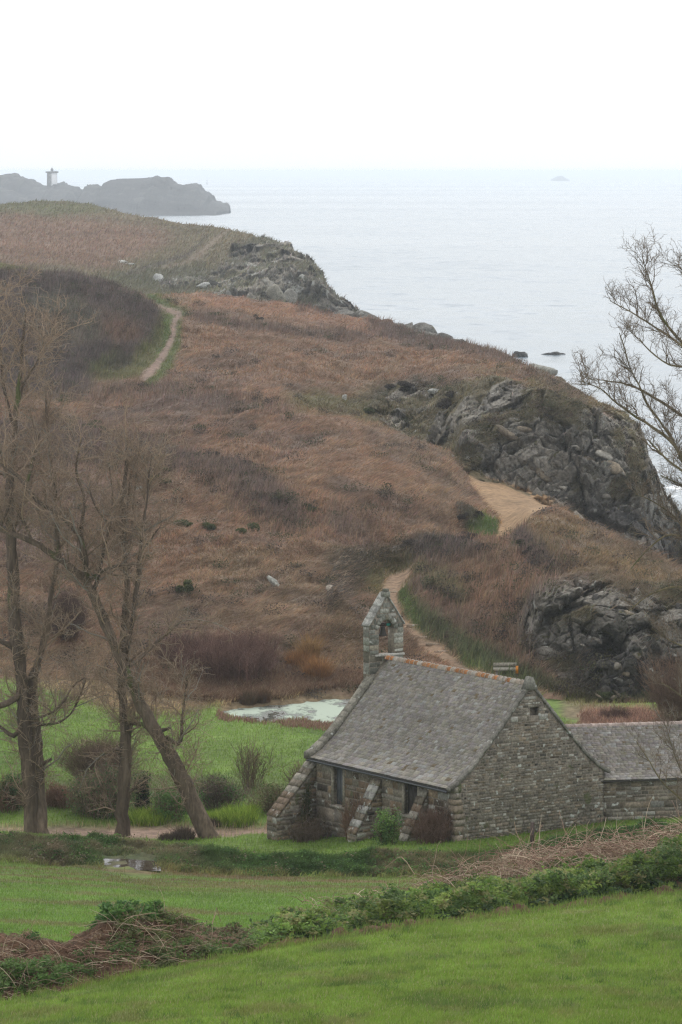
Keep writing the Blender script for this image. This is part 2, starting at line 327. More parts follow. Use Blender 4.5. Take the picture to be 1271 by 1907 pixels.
# ---- land-cover layout -----------------------------------------------------
WN1 = fbm(GX*0.18, GY*0.10, seed=3, o=4); WN2 = fbm(GX*0.18, GY*0.10, seed=91, o=4)
JX = GU+WN1*14+fbm(GX*1.3, GY*0.6, seed=5, o=2)*4; JY = GP+WN2*9+fbm(GX*1.3, GY*0.6, seed=8, o=2)*3
JX2 = GU+fbm(GX*1.5, GY*0.8, seed=31, o=3)*4; JY2 = GP+fbm(GX*1.5, GY*0.8, seed=41, o=3)*3
S_ = 3.0; IX0, IY0 = -620, 300; IW, IH = int(2560/S_), int(1700/S_)
gx, gy = np.meshgrid(IX0+np.arange(IW)*S_, IY0+np.arange(IH)*S_)
def poly_img(pts):
    ins = np.zeros(gx.shape, bool); n = len(pts)
    for i in range(n):
        x1, y1 = pts[i]; x2, y2 = pts[(i+1) % n]
        if y1 == y2: continue
        c = ((y1 > gy) != (y2 > gy)) & (gx < (x2-x1)*(gy-y1)/(y2-y1)+x1)
        ins ^= c
    return ins.astype(float)
def line_img(pts):
    im = np.zeros(gx.shape)
    for (x1, y1, w1), (x2, y2, w2) in zip(pts[:-1], pts[1:]):
        dx, dy = x2-x1, y2-y1; t = np.clip(((gx-x1)*dx+(gy-y1)*dy)/(dx*dx+dy*dy+1e-9), 0, 1)
        d = np.hypot(gx-x1-t*dx, gy-y1-t*dy); im = np.maximum(im, 1-sm(d, 0.5*(w1+(w2-w1)*t)-2, 0.5*(w1+(w2-w1)*t)+2))
    return im
def samp(im, blur, X=None, Y=None, ya=0, yb=1e9):
    if blur > 0.3: im = gsm(gsm(im, blur/S_, 0), blur/S_, 1)
    X = JX if X is None else X; Y = JY if Y is None else Y
    fx = np.clip((X-IX0)/S_, 0, IW-2); fy = np.clip((Y-IY0)/S_, 0, IH-2)
    i = fx.astype(int); j = fy.astype(int); fx -= i; fy -= j
    v = im[j, i]*(1-fx)*(1-fy)+im[j, i+1]*fx*(1-fy)+im[j+1, i]*(1-fx)*fy+im[j+1, i+1]*fx*fy
    return v*((GY >= ya) & (GY <= yb))
def PM(pts, blur=5, ya=0, yb=1e9, tight=False): return samp(poly_img(pts), blur, JX2 if tight else None, JY2 if tight else None, ya, yb)
def LM(pts, blur=2, ya=0, yb=1e9, tight=True): return samp(line_img(pts), blur, JX2 if tight else None, JY2 if tight else None, ya, yb)

C = np.zeros(GY.shape+(3,))
def put(m, c, s=1.0):
    global C
    m = np.clip(m, 0, 1)*s
    c = np.asarray(c, float)
    C = C*(1-m[..., None])+m[..., None]*c
hill = GY > 203
n1 = fbm(GX*0.09, GY*0.05, seed=11, o=5); n2 = fbm(GX*0.5, GY*0.25, seed=12, o=4); n3 = fbm(GX*0.03, GY*0.02, seed=14, o=3)
GRASS = np.array([.104, .160, .031]); GR2 = np.array([.055, .110, .024]); BRK = np.array([.218, .136, .088]); STR = np.array([.26, .185, .12])
HEA = np.array([.105, .085, .078]); OLV = np.array([.125, .118, .06]); SAND = np.array([.36, .235, .13]); DIRT = np.array([.25, .185, .135]); SOIL = np.array([.105, .062, .038])
C[:] = BRK
put(sm(n2+n1*0.6, 0.1, 0.7), STR, 0.5); put(sm(-n1-0.3*n2, 0.05, 0.5), HEA*1.3, 0.55)
put(sm(fbm(GX*0.15, GY*0.06, seed=77, o=4), 0.15, 0.6), OLV, 0.35)
NE = GY < 203.5
hm = np.zeros(GY.shape)         # heather (dark twiggy)
gm = np.zeros(GY.shape)         # green grass
rk = np.zeros(GY.shape)         # rock
pa = np.zeros(GY.shape)         # bare path
def heather(m, s=1.0): global hm; hm = np.maximum(hm, m*s); put(m, HEA, s)
def green(m, s=1.0, c=GR2): global gm; gm = np.maximum(gm, m*s); put(m, c, s)
def rock(m, s=1.0): global rk; rk = np.maximum(rk, m*s); put(m, (.215, .198, .168), s)
def path(m, c=DIRT): global pa; pa = np.maximum(pa, m); put(m, c)
FAR = dict(ya=600)
# far headland
put((GY > 600)*1.0, np.array([.14, .125, .075]), 0.85)
put(PM([(-600, 395), (0, 398), (150, 408), (290, 425), (330, 440), (200, 500), (-600, 480)], 9, **FAR), np.array([.20, .125, .09]), 0.8)
put(PM([(-600, 372), (0, 380), (100, 372), (230, 388), (160, 400), (-600, 392)], 5, **FAR), np.array([.10, .11, .045]), 0.7)
put(PM([(60, 366), (120, 360), (190, 372), (140, 378)], 3, **FAR), np.array([.12, .075, .05]), 0.7)
put(PM([(180, 515), (290, 492), (380, 488), (450, 520), (440, 560), (180, 545)], 7, **FAR), np.array([.085, .085, .05]), 0.8)
rock(PM([(400, 500), (450, 455), (490, 442), (540, 450), (580, 470), (640, 540), (720, 590), (720, 620), (420, 600), (380, 535), (300, 540), (300, 520)], 4, **FAR), 0.75)
path(LM([(300, 497, 4), (340, 490, 6), (375, 472, 9), (395, 450, 8), (425, 428, 3)], 2, **FAR), np.array([.17, .13, .09]))
put(LM([(230, 510, 4), (300, 488, 5), (350, 474, 5), (385, 440, 4)], 1.5, **FAR), HEA*0.7, 0.8)
# upper slope
MID = dict(ya=300, yb=470)
green(PM([(-600, 470), (0, 478), (60, 490), (130, 512), (120, 524), (-600, 508)], 4, ya=381, yb=470), 0.8, np.array([.10, .115, .035]))
heather(PM([(-600, 505), (180, 508), (240, 535), (305, 590), (290, 640), (240, 672), (190, 690), (150, 735), (-600, 735)], 6, ya=315, yb=392), 0.95)
put(PM([(40, 560), (120, 545), (180, 580), (190, 640), (120, 650), (60, 610)], 10, ya=315, yb=392), np.array([.12, .12, .085]), 0.6)
put(PM([(170, 600), (240, 590), (270, 620), (220, 650)], 8, ya=315, yb=392), BRK*.9, 0.6)
green(PM([(160, 695), (215, 655), (250, 668), (285, 620), (300, 590), (318, 600), (300, 660), (265, 708), (200, 706)], 5, **MID), 0.75, np.array([.10, .115, .04]))
put(PM([(185, 690), (220, 660), (258, 655), (235, 690)], 3, **MID), HEA*0.6, 0.7)
green(LM([(268, 545, 10), (310, 576, 22), (345, 583, 12)], 3, **MID), 0.8)
green(LM([(322, 590, 30), (318, 640, 36), (300, 680, 34), (280, 712, 30)], 3, **MID), 0.8, np.array([.085, .13, .035]))
path(LM([(296, 571, 6), (316, 579, 9), (334, 584, 11), (324, 602, 10), (322, 625, 10), (308, 655, 12), (290, 682, 15), (266, 706, 18)], 1.5, **MID), np.array([.26, .18, .14]))
put(PM([(430, 540), (700, 590), (850, 635), (700, 625), (520, 585), (330, 560)], 6, ya=381, yb=445), np.array([.28, .155, .10]), 0.6)
heather(PM([(340, 582), (420, 590), (560, 612), (700, 625), (660, 640), (480, 618), (350, 598)], 6, **MID), 0.75)
heather(PM([(540, 568), (600, 575), (640, 588), (560, 586)], 4, **MID), 0.8)
heather(PM([(660, 590), (860, 640), (960, 668), (1010, 690), (900, 668), (720, 630)], 5, **MID), 0.8)
heather(PM([(-600, 705), (200, 712), (310, 722), (380, 740), (540, 760), (560, 780), (380, 762), (200, 735), (-600, 740)], 8, ya=285, yb=340), 0.6)
heather(PM([(-600, 790), (130, 792), (260, 800), (350, 835), (470, 870), (560, 940), (600, 985), (480, 960), (380, 900), (200, 870), (-600, 850)], 12, ya=235, yb=300), 0.75)
heather(PM([(620, 930), (720, 960), (700, 1000), (600, 970)], 12, ya=235, yb=300), 0.3)
put(PM([(620, 770), (800, 830), (870, 890), (870, 960), (820, 1000), (760, 1000), (800, 900), (700, 820)], 10, ya=235, yb=300), STR*.85, 0.55)
put(PM([(450, 1040), (620, 1060), (620, 1180), (400, 1180), (300, 1100)], 20, ya=205, yb=260), STR, 0.5)
# rocky hollow and mid cliff
put(PM([(520, 740), (640, 725), (880, 705), (960, 720), (940, 800), (850, 880), (800, 840), (700, 795), (560, 770)], 8, ya=291, yb=345), np.array([.105, .100, .05]), 0.85)
put(PM([(690, 720), (780, 702), (850, 720), (840, 800), (760, 800), (700, 775)], 8, ya=291, yb=345), HEA*.85, 0.6)
rock(PM([(690, 742), (740, 722), (800, 716), (900, 730), (900, 800), (860, 870), (800, 822), (740, 795), (700, 775)], 5, ya=291, yb=345), .8)
rock(PM([(905, 715), (960, 715), (1060, 745), (1130, 770), (1215, 780), (1300, 960), (1300, 1060), (1140, 1000), (1050, 960), (960, 905), (900, 890), (858, 880), (840, 830), (880, 790)], 4, ya=270, yb=345), 1.0)
put(PM([(1000, 690), (1060, 712), (1130, 750), (1180, 785), (1120, 785), (1040, 745), (980, 715)], 4, ya=300, yb=345), np.array([.135, .115, .055]), 0.8)
rock(PM([(1060, 930), (1300, 1000), (1400, 1300), (1300, 1300), (1060, 1000)], 4, ya=252, yb=285), 1.0)
rockveg = np.zeros(GY.shape)
# sand saddle and lower path
green(PM([(858, 975), (905, 955), (930, 965), (938, 990), (915, 1012), (880, 1005)], 3, ya=245, yb=282), 0.85)
path(PM([(858, 862), (905, 880), (985, 905), (1034, 938), (992, 955), (975, 985), (940, 1006), (912, 1020), (928, 985), (934, 962), (905, 935), (880, 905)], 1.5, ya=245, yb=300, tight=True), SAND)
green(PM([(690, 1040), (770, 1040), (770, 1062), (735, 1120), (690, 1110), (650, 1070)], 6, ya=205, yb=250), 0.6, np.array([.10, .115, .045]))
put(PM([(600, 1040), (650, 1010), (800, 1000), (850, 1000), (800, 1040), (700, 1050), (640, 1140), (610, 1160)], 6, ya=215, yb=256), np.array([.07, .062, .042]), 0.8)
heather(PM([(760, 1025), (830, 1003), (930, 1008), (1010, 1000), (1060, 1040), (1010, 1190), (960, 1250), (900, 1230), (860, 1200), (790, 1140), (760, 1090)], 8, ya=205, yb=256), 0.28)
heather(PM([(760, 1025), (840, 1012), (900, 1022), (900, 1045), (780, 1052)], 5, ya=215, yb=256), 0.85)
heather(PM([(958, 1008), (985, 985), (1020, 1030), (1040, 1070), (980, 1060)], 5, ya=215, yb=256), 0.85)
put(PM([(800, 1050), (900, 1040), (990, 1090), (980, 1150), (880, 1130)], 10, ya=205, yb=256), BRK*.85, 0.6)
put(PM([(765, 1060), (830, 1060), (870, 1110), (850, 1150), (790, 1120)], 6, ya=205, yb=256)*sm(n2, -.2, .3), np.array([.10, .115, .045]), 0.8)
put(PM([(860, 1140), (960, 1170), (1000, 1230), (940, 1240), (860, 1190)], 8, ya=205, yb=256)*sm(-n2, -.2, .3), np.array([.15, .125, .07]), 0.8)
rock(PM([(795, 1095), (822, 1098), (870, 1118), (868, 1128), (830, 1118), (798, 1108)], 3, ya=205, yb=256), .7)
rock(PM([(985, 1000), (1030, 1010), (1060, 1060), (1010, 1050)], 5, ya=205, yb=256)*sm(n2, 0, .3), .6)
put(PM([(985, 955), (1100, 968), (1240, 1040), (1400, 1100), (1300, 1130), (1100, 1090), (1000, 1040)], 10, ya=205, yb=256), np.array([.155, .115, .06]), 0.7)
green(LM([(742, 1100, 24), (770, 1150, 44), (830, 1192, 44), (900, 1236, 40), (980, 1275, 34), (1060, 1310, 30), (1110, 1330, 20)], 5, ya=200, yb=250), 0.85, np.array([.07, .125, .03]))
heather(PM([(775, 1120), (860, 1190), (1000, 1250), (1090, 1310), (1060, 1318), (940, 1262), (840, 1215), (790, 1170)], 4, ya=200, yb=250), 0.45)
rock(PM([(985, 1120), (1040, 1085), (1100, 1080), (1180, 1100), (1400, 1080), (1400, 1310), (1140, 1312), (1070, 1285), (1010, 1235), (965, 1175)], 12, ya=203, yb=235), 1.0)
C = C*np.where((rk > .3) & (GY < 240), .78, 1)[..., None]
path(LM([(760, 1062, 14), (735, 1078, 34), (722, 1100, 34), (738, 1140, 20), (765, 1170, 18), (790, 1192, 22), (826, 1212, 20), (860, 1240, 16), (915, 1265, 16)], 1.5, ya=203, yb=250), np.array([.33, .225, .145]))
path(LM([(1005, 1290, 14), (1040, 1312, 26), (1075, 1335, 34), (1110, 1365, 34)], 2, ya=190, yb=225), np.array([.30, .20, .135]))
# valley floor
vm = ((GY > 146) & (GY < 204))*1.0
put(vm, GRASS*(1.0)); gm = np.maximum(gm, vm)
put(sm(fbm(GX*.12, GY*.1, seed=61, o=4), .1, .6)*vm, GR2, .6)
put(PM([(-600, 1200), (0, 1262), (70, 1285), (160, 1308), (215, 1330), (330, 1330), (400, 1312), (420, 1335), (520, 1345), (600, 1340), (640, 1360), (760, 1340), (760, 1200)], 5, ya=180, yb=215), STR*.85, 0.9)
gm *= 1-PM([(-600, 1200), (0, 1262), (70, 1285), (160, 1308), (215, 1330), (330, 1330), (400, 1312), (420, 1335), (520, 1345), (600, 1340), (640, 1360), (760, 1340), (760, 1200)], 5, ya=180, yb=215)
put(PM([(0, 1462), (60, 1450), (330, 1440), (420, 1448), (560, 1455), (560, 1500), (0, 1512)], 8, ya=158, yb=180), np.array([.07, .085, .03]), .8)
path(LM([(-600, 1548, 8), (60, 1542, 8), (180, 1548, 20), (320, 1546, 24), (420, 1548, 14), (520, 1542, 12)], 2.5, ya=150, yb=170), np.array([.27, .19, .145]))
put(PM([(1040, 1300), (1140, 1305), (1300, 1305), (1300, 1360), (1060, 1360)], 6, ya=185, yb=212)*sm(n2, -.5, .15), np.array([.15, .105, .07]), .85)
put(PM([(1080, 1320), (1190, 1312), (1250, 1340), (1080, 1370)], 5, ya=185, yb=210), np.array([.25, .15, .11]), .9)
# bank before the chapel
bk = sm(RI, ridx['L3']-6, ridx['L3']+4)*(1-sm(RI, ridx['L4']-2, ridx['L4']+12))
put(bk, np.array([.042, .072, .022])); put(bk*sm(n2, 0.05, .4), np.array([.14, .105, .065]), .6)
put(bk*(1-sm(GU, 330, 460))*sm(n1+n2, -.2, .5), np.array([.14, .105, .07]), .6)
# lower field
lf = sm(RI, ridx['F4']-12, ridx['F4'])*(1-sm(RI, ridx['L3']-6, ridx['L3']+2))
rw = 0.5+0.5*np.sin((GX*0.42+GY*1.0+fbm(GX*.1, GY*.1, seed=71, o=2)*3)*1.5)
put(lf, np.array([.100, .168, .031])); put(lf*sm(rw+fbm(GX*.3, GY*.3, seed=72, o=4)*.9, .65, 1.3), np.array([.125, .105, .05]), .75)
put(lf*sm(GY, 126, 141)*sm(fbm(GX*.18, GY*1.0, seed=73, o=4), -.02, .22), SOIL*1.3, 1)
put(lf*sm(GY, 126, 141), np.array([.095, .110, .035]), .4)
# foreground field
ff = 1-sm(RI, ridx['F2']-7, ridx['F2']+1)
put(ff, np.array([.120, .178, .032])); put(ff*sm(fbm(GX*.7, GY*.35, seed=74, o=4), -.05, .45), np.array([.075, .115, .028]), .7); put(ff*sm(fbm(GX*1.1, GY*.5, seed=174, o=4), .15, .5), np.array([.13, .12, .05]), .5)
so = sm(RI, ridx['F2']-7, ridx['F2']+1)*(1-sm(RI, ridx['F4']-14, ridx['F4']-4))
put(so, SOIL); put(so*sm(n2, 0, .5), SOIL*1.7, .6)
rv = sm(fbm(GX*.30, GZ*.5, GY*.15, seed=47, o=4)+.10*sm(GZ, 8, 18)+.22*(1-rk), .10, .26)*sm(rk, 0, .3)
put(rv*(GY < 600), np.array([.115, .098, .055]), .9); put(rv*(GY > 600), np.array([.12, .115, .07]), .8)
rkh = rk*(1-rv)
gull = PM([(700, 1050), (770, 1050), (760, 1110), (820, 1190), (900, 1235), (860, 1260), (740, 1190), (690, 1110)], 7, ya=203, yb=256)
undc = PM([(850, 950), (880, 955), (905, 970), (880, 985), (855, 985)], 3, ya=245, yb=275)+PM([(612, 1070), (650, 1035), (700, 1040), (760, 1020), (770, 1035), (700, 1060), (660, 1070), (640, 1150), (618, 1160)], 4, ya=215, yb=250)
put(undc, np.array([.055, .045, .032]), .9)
# ---- relief ----------------------------------------------------------------
dz = np.zeros(GY.shape)
hm_h = sm(GY, 203, 215)
dz += hm_h*(fbm(GX*.16, GY*.11, seed=21, o=3)*.85+fbm(GX*.55, GY*.4, seed=22, o=3)*.38)*np.where((GU > 840)&(GY < 300), .6, 1)*(1-.9*pa)*(1-.5*gm)*(1-.6*sm(GY, 600, 700))
dz += sm(GY, 600, 700)*(fbm(GX*.05, GY*.03, seed=23, o=4)*.9+fbm(GX*.2, GY*.12, seed=25, o=3)*.5)*(1-pa)
dz += hm*(np.abs(fbm(GX*.9, GY*.6, seed=24, o=3))*.9)
clf = rk > .02
ci = np.where(clf)
RD = np.zeros(GY.shape); RY = np.zeros(GY.shape); TONE = np.ones(GY.shape)
for sc_, am, sd_ in ((3.6, 1.5, 101), (1.35, .75, 111), (.5, .26, 121)):
    fs = np.where(GY[ci] > 600, 2.0, 1.0)
    q = np.stack([GX[ci]/1.25+GZ[ci]*.55, GY[ci]*.55, GZ[ci]*1.15-GX[ci]*.35], -1)/(sc_*fs)[:, None]
    q = q+np.stack([vn(q[:, 0]*.8, q[:, 1]*.8, q[:, 2]*.8, 7), vn(q[:, 0]*.8, q[:, 1]*.8, q[:, 2]*.8, 8), 0*q[:, 0]], -1)*.14
    off, h, ck = vor(q, sd_)
    v = (h[:, 0]-.4)+((h[:, 1]-.5)*off[:, 0]*1.9+(h[:, 2]-.25)*off[:, 2]*1.9)-.4*(1-sm(ck, 0, .06))
    RY[ci] += v*am*fs; RD[ci] += v*am*.45*fs; TONE[ci] *= .78+.5*h[:, 1] if sc_ > .6 else .9+.2*h[:, 1]
RKW = sm(rk, .05, .5)*(1-.55*rv)
rid = 1-np.abs(fbm(GX*.22, GZ*.30, GY*.16, seed=26, o=4))*2.4
rid2 = 1-np.abs(fbm(GX*.7+GZ*.3, GZ*.8, GY*.4, seed=27, o=3))*2.2
dz += RKW*RD
GY2 = GY-RKW*RY*1.25
dz += bk*(fbm(GX*.8, GY*.8, seed=28, o=3)*.45+.05); dz += so*(fbm(GX*1.6, GY*1.6, seed=29, o=4)*.30+fbm(GX*6, GY*6, seed=129, o=2)*.07)
dz += lf*fbm(GX*.5, GY*.5, seed=30, o=3)*.07+ff*fbm(GX*.8, GY*.8, seed=32, o=3)*.05
dz += vm*(1-bk)*fbm(GX*.25, GY*.25, seed=33, o=3)*.07
dz -= pa*.12*(GY < 300)
dz -= gull*.15; dz += undc*.6
pond = PM([(398, 1320), (440, 1311), (500, 1304), (580, 1298), (660, 1288), (780, 1280), (780, 1350), (640, 1352), (610, 1343), (560, 1336), (500, 1341), (440, 1332)], 3, ya=180, yb=206)
pud = np.maximum(PM([(188, 1599), (226, 1600), (238, 1613), (196, 1613)], 1, ya=135, yb=150), PM([(238, 1604), (268, 1602), (296, 1617), (264, 1624), (240, 1616)], 1, ya=135, yb=150))
dz -= pond*.5
GZ2 = GZ+dz
PUDZ = float(zof(1611, 142.6))
pudx = np.clip(2.2*np.maximum(PM([(186, 1599), (226, 1600), (242, 1626), (196, 1624)], 4, ya=130, yb=150), PM([(236, 1604), (270, 1602), (300, 1618), (280, 1638), (238, 1630)], 4, ya=130, yb=150)), 0, 1)
flat = PM([(170, 1597), (320, 1599), (330, 1630), (250, 1630), (170, 1618)], 6, ya=135, yb=150)
GZ2 = GZ2*(1-flat)+flat*(PUDZ+.02+.03*n2)
GZ2 = GZ2*(1-pud)+pud*(PUDZ-.08)
GX2 = GX
TV = np.stack([GX2, GY2, GZ2], -1)
# slope-dependent streaks of light and dark cover
put(rk*sm(fbm(GX*.5, GZ*.7, GY*.4, seed=44, o=4), .05, .5)*(GY > 600), (.24, .235, .21), .7)
C *= np.where(GY > 600, .82, np.where(GY > 203, .74, 1.0))[..., None]
C *= (1+.22*fbm(GX*.9, GY*.35, seed=45, o=4)+.12*n3)[..., None]
C = C*np.where(rk > .3, 1+(TONE-1)*np.clip(RKW*1.3, 0, 1), 1)[..., None]
foot_shade = PM([(1010, 925), (1090, 940), (1200, 960), (1271, 1000), (1271, 1080), (1200, 1010), (1120, 985), (1040, 950)], 8, ya=252, yb=300)+PM([(1080, 1200), (1130, 1180), (1200, 1230), (1300, 1220), (1300, 1320), (1100, 1315), (1070, 1260)], 10, ya=203, yb=235)
put(foot_shade*rk, np.array([.045, .042, .042]), .8)  # shade of the hollows at the cliff feet, painted into the rock colour
mark = sm(fbm(GX*.22, GY*.12, seed=151, o=4), .0, .35)*(GY > 206)*(GY < 600)*(1-rk)*(1-pa)*(1-gm)
put(mark, np.array([.095, .072, .058]), .5)
C = np.clip(C, .004, .9)

idx = np.arange(NR*NU).reshape(NR, NU)
quads = np.stack([idx[:-1, :-1], idx[:-1, 1:], idx[1:, 1:], idx[1:, :-1]], -1).reshape(-1, 4)
fr = RI[:-1, :-1].ravel(); fpa = pa[:-1, :-1].ravel(); frk = rk[:-1, :-1].ravel(); fso = (so*(GU < 500))[:-1, :-1].ravel(); fy = GY[:-1, :-1].ravel(); fu = GU[:-1, :-1].ravel(); fbk = bk[:-1, :-1].ravel()
def sub(name, sel, mat, **kw):
    q = quads[sel]; us = np.unique(q); remap = np.zeros(NR*NU, np.int64); remap[us] = np.arange(len(us))
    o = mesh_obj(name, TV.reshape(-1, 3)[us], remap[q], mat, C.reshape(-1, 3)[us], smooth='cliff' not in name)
    return tag(o, **kw)
isp = fpa > .5; isr = (frk > .5) & ~isp; ism = (fso > .5) & (fu > -80)
rest = ~isp & ~isr & ~ism
sub('grass_field', rest & (fr < ridx['F4']), M['ground'], kind='structure')
sub('lower_field', rest & (fr >= ridx['F4']) & (fr < ridx['L3']), M['ground'], kind='structure')
sub('meadow', rest & (fr >= ridx['L3']) & (fr < ridx['V4']), M['ground'], kind='structure')
sub('hillside', rest & (fr >= ridx['V4']) & (fr < ridx['S10']), M['ground'], kind='structure')
sub('headland', rest & (fr >= ridx['S10']), M['far_ground'], kind='structure')
sub('soil_mound', ism, M['soil'], label='long heap of bare brown earth with weeds at the edge of the near field', cat='earth mound')
sub('path', isp & (fy < 180), M['ground'], kind='structure')
sub('coast_path', isp & (fy >= 180) & (fy < 300), M['ground'], kind='structure')
sub('hill_path', isp & (fy >= 300), M['ground'], kind='structure')
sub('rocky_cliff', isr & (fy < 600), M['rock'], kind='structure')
sub('headland_cliff', isr & (fy >= 600), M['far_rock'], kind='structure')

def hit(px, py, ya=0, yb=1e9):
    """nearest ground point seen at picture position px, py"""
    i = int(np.clip(np.searchsorted(U, px), 1, NU-1)); _, pp = proj(TV[:, i])
    ok = np.where((pp <= py) & (TV[:, i, 1] > ya) & (TV[:, i, 1] < yb))[0]
    r = ok[0] if len(ok) else NR-1
    return TV[r, i].copy()
def ground_z(x, y):
    """ground height under a world point"""
    px = 635.5+FPX*x/(y*cos(TH)+22*sin(TH)); i = int(np.clip(np.searchsorted(U, px), 1, NU-1))
    return float(np.interp(y, GY[:, i], GZ2[:, i]))
# ------------------------------------------------------------------ sea
def sea():
    m = bpy.data.materials.new('sea_water'); m.use_nodes = True; N = m.node_tree.nodes; L = m.node_tree.links
    b = N['Principled BSDF']; b.inputs['Base Color'].default_value = (.03, .08, .12, 1); b.inputs['Roughness'].default_value = .1
    b.inputs['IOR'].default_value = 1.33
    g = N.new('ShaderNodeNewGeometry'); acc = None
    for sc_, st, w in ((0.03, (1, .35, 1), .28), (0.14, (1, .4, 1), .5), (0.7, (1, 1, 1), .22)):
        mp = N.new('ShaderNodeMapping'); mp.inputs['Scale'].default_value = st; L.new(g.outputs['Position'], mp.inputs[0])
        n = N.new('ShaderNodeTexNoise'); n.inputs['Scale'].default_value = sc_; n.inputs['Detail'].default_value = 3; L.new(mp.outputs[0], n.inputs['Vector'])
        v = N.new('ShaderNodeVectorMath'); v.operation = 'SUBTRACT'; v.inputs[1].default_value = (.5, .5, .5); L.new(n.outputs['Color'], v.inputs[0])
        v2 = N.new('ShaderNodeVectorMath'); v2.operation = 'SCALE'; v2.inputs['Scale'].default_value = w; L.new(v.outputs[0], v2.inputs[0])
        if acc is None: acc = v2.outputs[0]
        else:
            ad = N.new('ShaderNodeVectorMath'); L.new(acc, ad.inputs[0]); L.new(v2.outputs[0], ad.inputs[1]); acc = ad.outputs[0]
    ml = N.new('ShaderNodeVectorMath'); ml.operation = 'MULTIPLY'; ml.inputs[1].default_value = (1, 1, 0); L.new(acc, ml.inputs[0])
    ad = N.new('ShaderNodeVectorMath'); ad.inputs[1].default_value = (0, 0, 1); L.new(ml.outputs[0], ad.inputs[0])
    nv = N.new('ShaderNodeVectorMath'); nv.operation = 'NORMALIZE'; L.new(ad.outputs[0], nv.inputs[0]); L.new(nv.outputs[0], b.inputs['Normal'])
    # wind lanes: smoother and rougher water
    n = N.new('ShaderNodeTexNoise'); n.inputs['Scale'].default_value = .0011; n.inputs['Detail'].default_value = 4
    mp2 = N.new('ShaderNodeMapping'); mp2.inputs['Scale'].default_value = (.12, 1, 1); L.new(g.outputs['Position'], mp2.inputs[0]); L.new(mp2.outputs[0], n.inputs['Vector'])
    mr = N.new('ShaderNodeMapRange'); mr.inputs[1].default_value = .35; mr.inputs[2].default_value = .65; mr.inputs[3].default_value = .12; mr.inputs[4].default_value = .26
    L.new(n.outputs[0], mr.inputs[0]); L.new(mr.outputs[0], b.inputs['Roughness'])
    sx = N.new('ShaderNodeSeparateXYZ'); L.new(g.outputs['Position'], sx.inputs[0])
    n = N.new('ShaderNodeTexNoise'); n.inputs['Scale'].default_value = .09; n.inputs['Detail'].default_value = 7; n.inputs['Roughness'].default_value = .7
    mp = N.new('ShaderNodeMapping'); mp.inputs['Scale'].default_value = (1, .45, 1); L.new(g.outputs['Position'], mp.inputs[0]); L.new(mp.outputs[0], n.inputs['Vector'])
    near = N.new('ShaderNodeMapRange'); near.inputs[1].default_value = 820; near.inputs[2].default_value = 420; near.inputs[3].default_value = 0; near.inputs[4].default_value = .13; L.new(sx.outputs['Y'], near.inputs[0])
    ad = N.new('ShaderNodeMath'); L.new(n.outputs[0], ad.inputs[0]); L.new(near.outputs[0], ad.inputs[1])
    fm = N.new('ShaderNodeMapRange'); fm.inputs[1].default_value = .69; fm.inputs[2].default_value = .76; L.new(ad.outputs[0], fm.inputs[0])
    df = N.new('ShaderNodeBsdfDiffuse'); df.inputs[0].default_value = (.9, .92, .93, 1); ms = N.new('ShaderNodeMixShader')  # matt white for surf, and for glitter painted onto the inshore water
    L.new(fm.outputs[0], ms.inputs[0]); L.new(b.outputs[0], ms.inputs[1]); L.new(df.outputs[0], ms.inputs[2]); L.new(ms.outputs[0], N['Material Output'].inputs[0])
    ys = np.concatenate([np.linspace(230, 1500, 40), np.geomspace(1600, 60000, 40)])
    xs = np.linspace(-1, 1, 30)
    X = xs[None]*(ys[:, None]*.25+200); Y = np.broadcast_to(ys[:, None], X.shape)
    V = np.stack([X, Y, 0*X], -1).reshape(-1, 3); i = np.arange(len(ys)*30).reshape(len(ys), 30)
    F = np.stack([i[:-1, :-1], i[:-1, 1:], i[1:, 1:], i[1:, :-1]], -1).reshape(-1, 4)
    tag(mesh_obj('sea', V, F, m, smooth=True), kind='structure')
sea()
# ------------------------------------------------------------------ chapel
RS = np.random.default_rng(21)
CA = np.array([-.565, .825, 0.]); CA /= np.linalg.norm(CA)
CG = np.array([CA[1], -CA[0], 0.]); UP = np.array([0, 0, 1.])
C0 = P(848, 1572, 151.0); ZB = C0[2]
WG = 7.7
def cp(a, g, z): return C0+CA*a+CG*g+UP*z
# length of the chapel from the far end of its ridge (727,1230)
def solve(f, lo, hi, n=60):
    for _ in range(n):
        m = (lo+hi)/2
        if f(m) > 0: lo = m
        else: hi = m
    return (lo+hi)/2
ZR = 14.95-ZB
LG = solve(lambda a: proj(cp(a, WG/2, ZR))[0]-727, 5, 20)   # front face of the bell gable
LEN = LG+.8
RP = np.array([(0, ZR), (1.9, 12.85-ZB), (2.95, 11.75-ZB), (3.74, 11.13-ZB), (4.17, 10.93-ZB)])
def roofz(s): return np.interp(np.abs(s), RP[:, 0], RP[:, 1])
GREY = [(.198, .175, .138), (.222, .202, .165), (.170, .150, .122), (.25, .230, .192), (.20, .162, .118), (.145, .130, .106), (.215, .178, .137)]
WARM = [(.20, .145, .095), (.17, .12, .08), (.23, .175, .12), (.15, .125, .095), (.19, .16, .125), (.12, .095, .07)]
MORT = np.array([.20, .175, .138])
def STAIN(z, u):
    n = float(vn(np.array([u*.7]), np.array([z*.9]), None, 9)[0])
    return 1+.22*n
